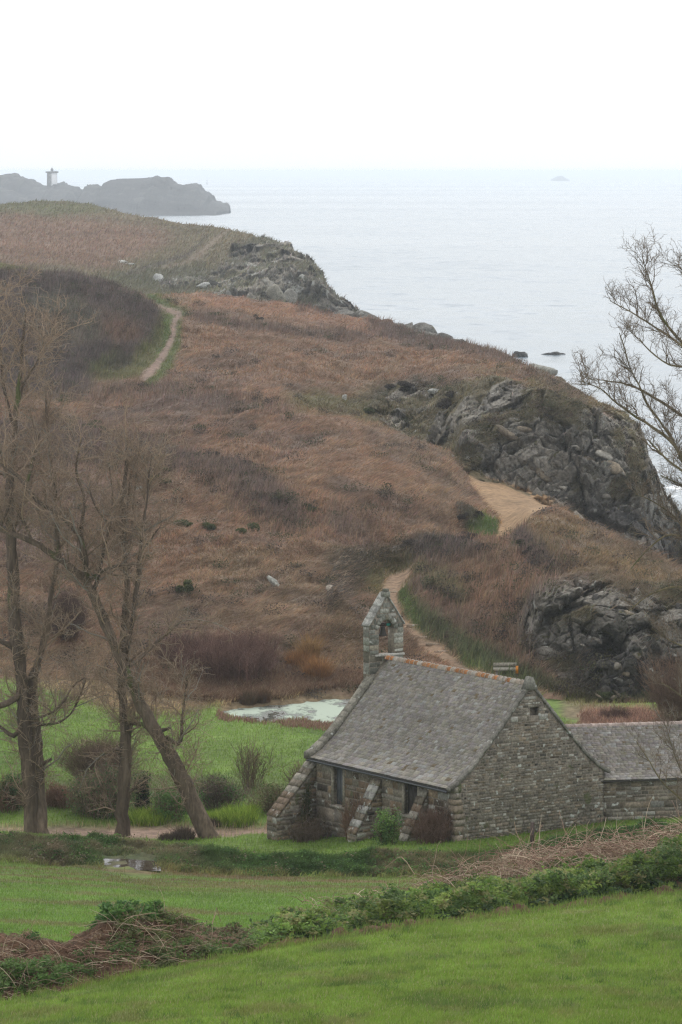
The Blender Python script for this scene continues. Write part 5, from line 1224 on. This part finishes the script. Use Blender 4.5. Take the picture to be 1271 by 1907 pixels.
# ------------------------------------------------------------------ trees
def grow(mb, rng, pts, rad, lvl, spec, col, tw):
    """random side shoots off a limb; spec: per level (spacing m, length factor range, up pull, spread)"""
    if lvl >= len(spec): return
    sp, l0, l1, up, spread, rmin = spec[lvl]
    pts = np.asarray(pts); seg = np.linalg.norm(np.diff(pts, axis=0), axis=1); L = seg.sum(); cum = np.concatenate([[0], np.cumsum(seg)])
    n = rng.poisson(L/sp)
    for _ in range(n):
        d = rng.uniform(.05, 1)*L; q = np.array([np.interp(d, cum, pts[:, j]) for j in range(3)]); r = float(np.interp(d, cum, rad))
        i = min(np.searchsorted(cum, d), len(pts)-1); t = pts[i]-pts[i-1]; t = t/(np.linalg.norm(t)+1e-9)
        v = rng.normal(size=3); v -= v.dot(t)*t; v /= np.linalg.norm(v)+1e-9
        dr = t*.5+v*spread+np.array([0, 0, up]); dr /= np.linalg.norm(dr)
        ln = rng.uniform(l0, l1); r0 = max(min(r*.6, ln*.02), rmin)
        k = 5; pp = [q]; dd = dr
        for j in range(k-1):
            pp.append(pp[-1]+dd*ln/(k-1)); dd = dd+rng.normal(size=3)*.26+np.array([0, 0, up*.2]); dd /= np.linalg.norm(dd)
        rr = np.linspace(r0, max(rmin*.6, r0*.35), k)
        tw(lvl, pp, rr); grow(mb, rng, pp, rr, lvl+1, spec, col, tw)
def tree(name, label, base, limbs, Y, spec, seed, ydev=1.2, bcol=(.125, .095, .070), tcol=(.27, .20, .14), group=None, ypath=None, hide=None):
    rng = np.random.default_rng(seed); s = Y/FPX
    r = empty(name, (0, 0, 0)); tag(r, label, 'tree', group)
    tr = MB(); tb = MB(); 
    def tw(lvl, pp, rr):
        c = np.array(tcol)*rng.uniform(.65, 1.35)
        if rng.random() < .12: c = np.array([.25, .23, .19])*rng.uniform(.7, 1.1)
        tb.tube(pp, rr, c, 3 if lvl else 4)
    for li, lm in enumerate(limbs):
        lm = np.array(lm, float); yd = rng.uniform(-ydev, ydev) if li else 0
        n = max(6, int(np.hypot(*np.diff(lm[:, :2], axis=0).T).sum()/14)); 
        d = np.concatenate([[0], np.cumsum(np.hypot(*np.diff(lm[:, :2], axis=0).T))]); t = np.linspace(0, d[-1], n)
        # smooth the traced limb
        X = np.interp(t, d, lm[:, 0]); Yp = np.interp(t, d, lm[:, 1]); R = np.interp(t, d, lm[:, 2])*(.85 if Y < 130 else 1)
        if n > 6:
            ker = np.array([.25, .5, .25])
            for _ in range(2):
                X[1:-1] = np.convolve(X, ker, 'valid'); Yp[1:-1] = np.convolve(Yp, ker, 'valid')
        X[1:-1] += rng.normal(size=n-2)*R[1:-1]*.09; Yp[1:-1] += rng.normal(size=n-2)*.5
        pts = np.array([P(a, b, Y+yd*min(1, q/60.)) for a, b, q in zip(X, Yp, t)])
        rad = R*s*(1+rng.normal(size=n)*.025)
        if lm[0, 2] > 9: rad[0] *= 1.18
        c = np.array(bcol)*rng.uniform(.85, 1.15)
        mossy = sm(-pts[:, 2], -30, -8)[:, None]*0
        tr.tube(pts, rad, c, 16 if lm[0, 2] > 8 else 6)
        grow(tb, rng, pts, rad, 0, spec, tcol, tw)
    for lm in limbs[:3]:      # stubs of broken limbs
        for _ in range(4):
            k_ = rng.integers(1, max(2, len(lm)-3)); a_, b_ = lm[k_-1], lm[k_]; f_ = rng.random(); q_ = P(a_[0]*(1-f_)+b_[0]*f_, a_[1]*(1-f_)+b_[1]*f_, Y); rr_ = b_[2]*s
            dd_ = np.array([rng.choice([-1, 1])*1.0, rng.normal()*.3, rng.uniform(.1, .9)])*rr_
            tr.tube([q_, q_+dd_*.9, q_+dd_*rng.uniform(1.6, 2.6)], [rr_*.42, rr_*.34, rr_*.22], np.array(bcol)*rng.uniform(.8, 1.3), 6)
    for i_ in range(len(tr.V)):      # furrowed bark
        v_ = tr.V[i_]; a_ = fbm(v_[:, 0]*5, v_[:, 1]*5, v_[:, 2]*.9, seed=seed, o=3); b_ = fbm(v_[:, 0]*5, v_[:, 1]*5, v_[:, 2]*.9, seed=seed+9, o=3)
        am = .11 if Y > 130 else .05; v_[:, 0] += a_*am; v_[:, 1] += b_*am; tr.C[i_] = tr.C[i_]*(1+.5*a_[:, None])
    tr.build('trunk', M['bark'], r, smooth=True); tb.build('crown', M['twig'], r)
    return r
SPEC = [(.33, .6, 2.5, .4, .9, .019), (.17, .3, 1.2, .3, .9, .012), (.20, .15, .55, .15, 1.0, .009)]
T1 = [[(59, 1556, 13), (56, 1480, 13), (50, 1400, 13), (45, 1340, 12), (42, 1270, 10), (30, 1180, 12), (26, 1080, 10.5), (22, 1000, 9), (20, 900, 7), (28, 800, 5), (35, 720, 4), (42, 640, 2.5), (50, 580, 1)],
      [(78, 1556, 13), (74, 1480, 13), (68, 1400, 13), (64, 1340, 12), (58, 1275, 10), (68, 1240, 7), (82, 1200, 6), (92, 1150, 5), (98, 1090, 5), (106, 1068, 5), (107, 1010, 4.5), (104, 940, 4), (96, 860, 3), (88, 790, 2.5), (84, 720, 1.5)],
      [(32, 1210, 6), (14, 1198, 4.5), (-10, 1190, 4), (-50, 1150, 3)], [(42, 1350, 6), (28, 1380, 5), (14, 1362, 3.5), (-6, 1350, 3), (-40, 1310, 2)], [(40, 1290, 6), (20, 1310, 6), (-4, 1320, 6), (-60, 1300, 5)],
      [(45, 1208, 3), (58, 1204, 3), (70, 1212, 3)], [(60, 1350, 3), (95, 1350, 2.5), (130, 1340, 2), (150, 1300, 1.8), (160, 1262, 1.5)], [(55, 1340, 3), (100, 1330, 2.5), (125, 1300, 2), (135, 1272, 1.5), (160, 1262, 1)],
      [(22, 1000, 4), (40, 940, 3), (60, 880, 2), (75, 800, 1.5)], [(20, 900, 4), (0, 840, 3), (-20, 780, 2)], [(28, 800, 3), (10, 730, 2.5), (0, 650, 2), (-10, 560, 1)], [(35, 720, 2), (70, 680, 1.5), (85, 620, 1)], [(30, 770, 2.5), (50, 700, 2), (95, 640, 1.5), (100, 600, 1)]]
T2 = [[(228, 1560, 13), (230, 1490, 12), (232, 1430, 11), (234, 1390, 10), (228, 1330, 8), (225, 1270, 7), (230, 1180, 6), (238, 1100, 5), (233, 1000, 4.5), (228, 930, 4), (238, 860, 3), (236, 810, 1.8)],
      [(228, 1250, 4.5), (245, 1170, 4), (256, 1090, 4), (262, 1020, 3.5), (270, 950, 3), (280, 890, 2), (284, 850, 1)],
      [(236, 1400, 4), (220, 1395, 3), (195, 1400, 2.5), (180, 1415, 2)], [(238, 1400, 3), (243, 1370, 2.5), (244, 1345, 2), (255, 1335, 1.5)], [(235, 1010, 3), (205, 980, 2.5), (175, 945, 2), (165, 910, 1.5)], [(234, 1050, 2.5), (245, 1000, 2), (248, 940, 1.5), (256, 880, 1)],
      [(230, 1000, 2), (240, 930, 1.5), (245, 860, 1)], [(262, 1030, 2), (285, 1000, 1.5), (305, 970, 1)]]
T3 = [[(392, 1566, 18), (362, 1500, 16), (335, 1440, 15), (308, 1392, 14), (288, 1360, 12), (264, 1312, 11), (240, 1262, 10), (212, 1200, 9.5), (190, 1140, 8.5), (166, 1090, 8), (150, 1068, 7), (110, 1040, 6), (60, 1008, 5.5), (0, 985, 5), (-60, 955, 4)],
      [(160, 1085, 8), (160, 1040, 6), (152, 1000, 5), (125, 970, 4.5), (95, 950, 4), (70, 935, 4), (48, 905, 3.5), (30, 880, 3), (0, 865, 2.5), (-40, 840, 2)],
      [(154, 1010, 4), (150, 970, 3), (160, 930, 2.5), (140, 880, 2), (150, 820, 1)], [(168, 1080, 4.5), (182, 1068, 4), (200, 1055, 3), (235, 1050, 2.5), (262, 1050, 2)],
      [(290, 1370, 6), (272, 1350, 5), (258, 1346, 4), (244, 1350, 3)], [(290, 1368, 5), (305, 1360, 4), (318, 1355, 3)], [(245, 1240, 4.5), (268, 1220, 3.5), (290, 1195, 3), (315, 1180, 2.5), (340, 1155, 2)], [(225, 1215, 5), (236, 1228, 4), (246, 1230, 3.5)],
      [(310, 1372, 5), (325, 1390, 4), (340, 1392, 4), (343, 1375, 3.5), (340, 1340, 3), (345, 1300, 2), (350, 1260, 1.5)], [(110, 1042, 4), (108, 1000, 3.5), (104, 940, 3), (105, 880, 2)], [(60, 1008, 3), (40, 960, 2.5), (15, 920, 2)],
      [(0, 985, 3), (20, 930, 2), (30, 880, 1.5)], [(48, 905, 3), (60, 860, 2.5), (75, 830, 2), (60, 780, 1.5)], [(175, 1100, 3), (190, 1050, 2.5), (200, 1000, 2), (210, 930, 1.5), (205, 870, 1)]]
tree('bare_tree', 'thick bare tree with a seam up its double trunk, farthest left', (0, 0), T1, 161.0, SPEC, 5, group='bare trees beside the track')
tree('bare_tree', 'slim upright bare tree between the double trunk and the leaning tree', (0, 0), T2, 160.6, SPEC, 6, group='bare trees beside the track')
tree('bare_tree', 'bare tree leaning steeply to the left across the other two', (0, 0), T3, 159.4, SPEC, 7, group='bare trees beside the track')
T4 = [[(1420, 1720, 26), (1405, 1500, 24), (1385, 1250, 20), (1365, 1050, 17), (1345, 900, 12), (1335, 750, 9), (1330, 600, 6), (1320, 480, 3)],
      [(1362, 1040, 10), (1330, 980, 8), (1290, 900, 6.5), (1255, 830, 5), (1238, 800, 4.5), (1200, 775, 3.5), (1165, 752, 3), (1135, 735, 2.5), (1128, 722, 2), (1100, 700, 1.5), (1065, 690, 1)],
      [(1290, 900, 4.5), (1262, 850, 4), (1240, 800, 4), (1215, 765, 3.5), (1190, 735, 3), (1180, 700, 2.5), (1158, 670, 2), (1150, 640, 1.5), (1140, 600, 1)],
      [(1350, 900, 8), (1310, 800, 6), (1271, 768, 4.5), (1230, 735, 4), (1195, 715, 3.5), (1160, 695, 2.5), (1120, 690, 1.5), (1080, 685, 1)],
      [(1340, 760, 7), (1300, 670, 5.5), (1265, 630, 4.5), (1240, 600, 4), (1218, 575, 3.5), (1204, 540, 3), (1200, 515, 2.5), (1190, 490, 1.5), (1182, 460, 1)],
      [(1265, 632, 3.5), (1240, 612, 3), (1205, 590, 2.5), (1170, 565, 2), (1140, 552, 1.5), (1122, 540, 1)], [(1332, 640, 5), (1300, 560, 3.5), (1268, 510, 2.5), (1262, 480, 1.5), (1245, 470, 1)],
      [(1345, 860, 5), (1300, 690, 4), (1271, 660, 3.5), (1235, 665, 2.5), (1200, 640, 2), (1175, 610, 1.5)], [(1332, 700, 4), (1285, 560, 3), (1271, 470, 2)],
      [(1360, 1000, 5), (1310, 930, 4), (1271, 865, 3.5), (1230, 840, 3), (1205, 815, 2.5), (1195, 800, 1.5)], [(1310, 935, 3), (1271, 885, 3), (1240, 880, 2), (1215, 865, 1.5)],
      [(1380, 1180, 8), (1330, 1110, 6), (1290, 1080, 4.5), (1255, 1070, 4), (1230, 1073, 3.5), (1205, 1080, 2.5), (1175, 1100, 2), (1155, 1118, 1.2)],
      [(1370, 1080, 6), (1320, 1010, 4.5), (1275, 985, 3.5), (1235, 972, 3), (1210, 985, 2.5), (1185, 1010, 2), (1160, 1040, 1.2)], [(1275, 985, 2.5), (1240, 940, 2), (1200, 910, 1.5), (1170, 900, 1)],
      [(1390, 1300, 6), (1330, 1230, 4), (1280, 1190, 3), (1240, 1180, 2), (1200, 1150, 1.2)], [(1398, 1420, 6), (1340, 1370, 4), (1290, 1310, 3), (1250, 1270, 2), (1215, 1250, 1.2)],
      [(1405, 1560, 7), (1340, 1540, 5), (1290, 1500, 4), (1262, 1478, 3), (1235, 1452, 2.5), (1210, 1430, 2), (1190, 1390, 1.5), (1170, 1360, 1)], [(1290, 1500, 3), (1260, 1430, 2), (1240, 1380, 1.5), (1225, 1330, 1)]]
tree('bare_tree', 'mossy bare tree reaching in over the sea from the right edge', (0, 0), [[(x_+15, y_+20, r_*.85) for x_, y_, r_ in l_] for l_ in T4], 125.0,
     [(.17, .4, 1.15, .5, .7, .010), (.12, .2, .7, .4, .7, .0070), (.14, .1, .35, .2, .8, .0055)], 8, ydev=2.0, bcol=(.15, .125, .075), tcol=(.17, .13, .095), group='bare trees framing the view')
# ------------------------------------------------------------------ shrubs
def snap(px, py, Y):
    if Y > 180: return hit(px, py, 180, 240)
    p = np.array([*P(px, py, Y)]); p[2] = ground_z(p[0], p[1]); return p
def shrub(name, label, px, py, wpx, hpx, Y=None, stems_=60, tcol=(.13, .09, .065), leafn=0, lcol=(.05, .10, .03), lsize=.09, seed=1, r0=.012, fan=.5, sub=5, cat='shrub', ya=140, yb=260, lean=0, group=None, mat='leaf', bushy=.25):
    rng = np.random.default_rng(seed)
    p = hit(px, py, ya, yb) if Y is None else snap(px, py, Y)
    s = p[1]/FPX; w = wpx*s; h = hpx*s
    r = empty(name, p); tag(r, label, cat, group)
    K = 5; la_ = rng.uniform(0, 2*pi, K); lr_ = np.sqrt(rng.random(K))*.62; lob = np.stack([np.cos(la_)*lr_*w*.5, np.sin(la_)*lr_*w*.5, rng.uniform(.5, 1.0, K)], -1)
    if stems_:
        mb = MB()
        for i in range(stems_):
            a = rng.uniform(0, 2*pi); rr = math.sqrt(rng.random()); b = np.array([cos(a), sin(a), 0])*w*.5*rr*(1-fan)
            lb = lob[rng.integers(K)]; rr *= .62; tip = np.array([lb[0]+cos(a)*w*.5*rr+lean*h, lb[1]+sin(a)*w*.5*rr, h*lb[2]*rng.uniform(.55, 1.1)*(1-bushy*rr*rr)]); b = b*.6+np.array([lb[0], lb[1], 0])*(1-fan); k = 5; t = np.linspace(0, 1, k)[:, None]
            pts = b-np.array([0, 0, .1])+(tip-b)*t+np.array([0, 0, 1])*(t*(1-t))*h*.25+rng.normal(size=(k, 3))*h*.02
            c = np.array(tcol)*rng.uniform(.6, 1.4); mb.tube(pts, np.linspace(r0, r0*.45, k), c, 3)
            for j in range(sub):
                q = pts[rng.integers(1, k-1)]*1.0; d = np.array([rng.normal()*.5, rng.normal()*.5, rng.uniform(.3, 1.1)]); d *= h*rng.uniform(.15, .4)/np.linalg.norm(d)
                mb.tube([q, q+d*.5+rng.normal(size=3)*h*.015, q+d], [r0*.6, r0*.5, r0*.35], c*rng.uniform(.8, 1.2), 3)
        mb.build('branches', M['twig'], r)
    if leafn:
        mb = MB(); n = max(6, int(leafn/60)); a = rng.uniform(0, 2*pi, n); rr = np.sqrt(rng.random(n)); z = rng.uniform(.12, .9, n)*h; lo_ = lob[rng.integers(K, size=n)]; z = z*lo_[:, 2]
        env = np.sqrt(np.clip(1-(z/h-.45)**2/.4, .1, 1))
        ctr = np.stack([np.cos(a)*rr*w*.27*env+lo_[:, 0]*.9+lean*z, np.sin(a)*rr*w*.27*env+lo_[:, 1]*.9, z], -1); rad = np.tile([w*.14+.05, w*.14+.05, h*.13+.04], (n, 1))
        pal = np.array(lcol)[None]*rng.uniform(.55, 1.5, (n, 1)) if np.ndim(lcol) == 1 else np.array(lcol)[rng.integers(len(lcol), size=n)]*rng.uniform(.7, 1.3, (n, 1))*(1 if 'ivy' in name else 1.5)
        leaves(mb, ctr, rad, leafn, lsize, pal, rng, flat=.9, cvar=.35); mb.build('foliage', M[mat], r)
    return r
BR = (.15, .10, .075)
shrub('shrub', 'glossy green leafy bush growing between the two smaller buttresses', 726, 1568, 66, 82, 151.0, 14, BR, 3600, [(.07, .13, .035), (.045, .09, .028), (.11, .17, .05)], .085, 2, cat='bush')
shrub('shrub', 'reddish brown bare bush against the chapel wall by its near corner', 806, 1570, 92, 82, 150.9, 230, (.15, .095, .07), 700, (.12, .07, .045), .06, 3, fan=.3, cat='bush')
shrub('shrub', 'low rusty bare bush under the grey shutter', 668, 1556, 70, 92, 155.6, 130, (.17, .105, .07), 200, (.13, .075, .045), .05, 4, fan=.35, cat='bush')
shrub('shrub', 'brown dead growth at the foot of the big corner buttress', 568, 1566, 96, 50, 157.6, 190, (.13, .095, .07), 500, (.10, .085, .045), .06, 5, fan=.3, cat='bush')
shrub('ivy', 'dark green ivy climbing the corner beside the big buttress', 574, 1544, 22, 122, 158.4, 8, BR, 1800, [(.035, .05, .018), (.06, .062, .024)], .07, 6, cat='ivy', bushy=0)
shrub('shrub', 'wide brown bare willow thicket on the slope beyond the pond', 440, 1250, 235, 92, 215.0, 700, (.145, .085, .068), 0, seed=7, r0=.016, fan=.1, sub=6, cat='thicket', bushy=.35)
shrub('shrub', 'brown bare thicket left of the willow thicket, behind the leaning tree', 330, 1235, 120, 70, 214.0, 300, (.14, .085, .068), 0, seed=8, r0=.016, fan=.1, sub=6, cat='thicket')
shrub('shrub', 'round dark bare bush seen through the double-trunked tree', 128, 1190, 100, 105, 221.0, 420, (.125, .085, .07), 0, seed=9, r0=.015, fan=.7, sub=7, cat='thicket', ya=203, bushy=.5)
shrub('shrub', 'rounded brown bare thicket filling the gap left of the slim tree', 190, 1432, 160, 112, 172.0, 620, (.145, .10, .072), 0, seed=10, r0=.011, fan=.75, sub=8, cat='thicket', bushy=.5)
shrub('shrub', 'tall bare many-stemmed shrub on the green field before the pond', 464, 1442, 100, 118, 172.0, 42, (.14, .105, .065), 0, seed=11, r0=.014, fan=.7, sub=6, cat='shrub', bushy=.1)
shrub('shrub', 'fan-shaped bare shrub just left of the low chapel eave', 556, 1428, 90, 88, 171.0, 46, (.15, .11, .07), 0, seed=12, r0=.014, fan=.85, sub=5, cat='shrub', bushy=.1)
shrub('shrub', 'broad tangled green and brown bush behind the trunks', 172, 1518, 170, 108, 165.0, 260, (.16, .115, .08), 6500, [(.055, .10, .035), (.08, .12, .045), (.12, .11, .06), (.035, .06, .025)], .10, 13, fan=.3, cat='bush')
shrub('ivy_stump', 'black-green ivy covered stump between the slim and leaning trunks', 268, 1482, 40, 92, 166.0, 10, BR, 2600, [(.018, .028, .015), (.026, .036, .02)], .09, 14, cat='stump', bushy=0)
shrub('shrub', 'loose green bush right behind the leaning trunk foot', 318, 1505, 100, 70, 164.0, 60, BR, 3200, [(.055, .115, .03), (.08, .14, .04)], .09, 15, cat='bush')
shrub('shrub', 'green bush with dark stems below the many-stemmed shrub', 415, 1485, 110, 75, 167.0, 110, (.12, .085, .07), 3000, [(.05, .105, .03), (.075, .13, .04), (.12, .10, .07)], .09, 16, cat='bush')
shrub('shrub', 'olive and brown low growth left of the big buttress', 520, 1490, 120, 55, 166.0, 160, (.16, .12, .075), 2600, [(.10, .115, .045), (.12, .10, .055), (.06, .09, .03)], .08, 17, fan=.2, cat='bush')
shrub('shrub', 'dark green and rust bush at the far left edge behind the double trunk', 15, 1512, 100, 75, 166.0, 110, (.17, .10, .07), 3200, [(.04, .075, .028), (.06, .09, .035)], .09, 18, cat='bush')
shrub('shrub', 'rust brown dead bracken patch just left of the double trunk', 22, 1500, 90, 45, 167.5, 160, (.20, .115, .08), 500, (.18, .10, .07), .08, 181, fan=.2, cat='bracken patch')
shrub('shrub', 'rust brown dead bracken patch just right of the double trunk', 108, 1500, 70, 55, 167.0, 160, (.22, .13, .09), 500, (.18, .10, .07), .08, 19, fan=.2, cat='bracken patch')
YG = [(.24, .34, .05), (.15, .25, .04), (.31, .40, .07)]
def clump(label, px, py, wpx, hpx, Y, seed, cols, n=900):
    rng = np.random.default_rng(seed); p = snap(px, py, Y); s = p[1]/FPX; w, h = wpx*s, hpx*s
    a = rng.uniform(0, 2*pi, n); rr = np.sqrt(rng.random(n)); q = np.stack([np.cos(a)*rr*w/2, np.sin(a)*rr*w/2, -.05+0*a], -1)
    th = h*rng.uniform(.5, 1.05, n)*(1-.4*rr**2)
    r = empty('strap_leaved_clump', p); tag(r, label, 'clump')
    blades('foliage', q, th, .035, (0, 0, 0), np.array(cols)[rng.integers(len(cols), size=n)]*rng.uniform(.6, 1.3, (n, 1)), M['leaf'], rng, bend=.35, parent=r)
clump('bright yellow-green clump of strap leaves between the slim and leaning trunks', 275, 1512, 90, 34, 163.5, 21, YG, 1500)
clump('bright yellow-green clump of strap leaves right of the leaning trunk, bigger part', 440, 1513, 80, 42, 163.0, 22, YG, 1500)
clump('smaller yellow-green clump of leaves joined to the left of the bigger one', 395, 1512, 60, 26, 163.5, 23, YG, 800)
clump('small yellow-green tuft at the upper right of the biggest clump', 468, 1500, 36, 30, 165, 231, YG, 400)
clump('dark reddish tussock in front of the bright leaves right of the leaning trunk', 396, 1514, 44, 20, 162.6, 24, [(.10, .07, .055), (.08, .065, .04)], 500)
clump('dark brown tussock against the foot of the leaning trunk', 342, 1558, 40, 34, 158.6, 25, [(.09, .065, .055), (.12, .09, .065)], 700)
clump('dark tussock left of the leaning trunk foot at the edge of the track', 312, 1560, 34, 20, 158.4, 26, [(.08, .06, .05), (.10, .08, .055)], 450)
clump('flat dark reddish tussock right of the leaning trunk foot', 428, 1572, 46, 16, 152.0, 27, [(.11, .07, .06), (.08, .06, .05)], 500)
OR = [(.33, .18, .07), (.27, .13, .055), (.22, .12, .06)]
clump('lowest rusty orange dead shrub above the pond', 592, 1268, 48, 62, 209.0, 28, OR, 900)
clump('rusty orange dead shrub left of the lowest one above the pond', 556, 1242, 50, 44, 213.0, 29, OR, 700)
clump('tall fawn orange dead shrub above the other two orange ones', 576, 1230, 34, 64, 214.5, 30, [(.30, .19, .08), (.25, .15, .07)], 600)
clump('dark sedge tussock on the far bank of the pond', 488, 1308, 30, 34, 199.5, 311, [(.15, .085, .05), (.10, .07, .045)], 500)
clump('second dark sedge tussock on the far bank of the pond, left of the first', 462, 1310, 30, 34, 199.3, 321, [(.13, .08, .05), (.09, .07, .045)], 500)
# reeds and bracken fringe of the pond
def reeds():
    rng = np.random.default_rng(61)
    m = ((GY > 200.5)*(GY < 208)*(GU > 230)*(GU < 720)*(1-sm(pond, 0, .1)))*1.0
    p, c, r, k = sample(m, 26000, rng); cols = np.array([(.27, .17, .115), (.22, .13, .09), (.32, .24, .16), (.16, .10, .07)])[rng.integers(4, size=len(p))]*rng.uniform(.6, 1.15, (len(p), 1))
    blades('reeds', p, rng.uniform(.3, .8, len(p)), .04, (.1, -.3, -.25), cols, M['blade'], rng, bend=.45, kind='stuff')
    m = PM([(400, 1322), (440, 1334), (500, 1341), (560, 1336), (610, 1346), (650, 1362), (600, 1362), (520, 1350), (400, 1340)], 2, ya=180, yb=200)+PM([(1080, 1325), (1200, 1322), (1260, 1345), (1080, 1365)], 3, ya=180, yb=215)
    p, c, r, k = sample(m, 9000, rng); cols = np.array([(.24, .13, .095), (.20, .12, .09), (.30, .20, .15)])[rng.integers(3, size=len(p))]*rng.uniform(.7, 1.2, (len(p), 1))
    blades('pond_edge_grass', p, rng.uniform(.08, .25, len(p)), .04, (.1, 0, 0), cols, M['blade'], rng, bend=.35, kind='stuff')
reeds()
shrub('shrub', 'low brown bush above the slate wing roof, left part', 1150, 1338, 70, 34, 196.0, 150, (.14, .085, .07), 300, (.10, .08, .04), .08, 33, fan=.15, cat='bush', ya=180)
shrub('shrub', 'tall hazy brown bare shrub above the right end of the slate wing roof', 1262, 1345, 130, 140, 185.0, 260, (.16, .105, .075), 0, seed=34, r0=.011, fan=.6, sub=8, cat='shrub', ya=170)
# ------------------------------------------------------------------ sea air
def haze():
    m = bpy.data.materials.new('haze'); m.use_nodes = True; nt = m.node_tree; nt.nodes.clear()
    o = nt.nodes.new('ShaderNodeOutputMaterial'); v = nt.nodes.new('ShaderNodeVolumePrincipled')
    v.inputs['Color'].default_value = (.86, .93, 1.0, 1); v.inputs['Density'].default_value = HAZE; v.inputs['Anisotropy'].default_value = .5
    nt.links.new(v.outputs[0], o.inputs['Volume'])
    x = 16000
    b = MB(); b.box((-x, -60, -6), (2*x, 0, 0), (0, 61000, 0), (0, 0, 45.5), (1, 1, 1))
    h = b.build('haze', m); h.data.color_attributes.remove(h.data.color_attributes[0]); tag(h, kind='stuff')
HAZE = 0.00013
haze()
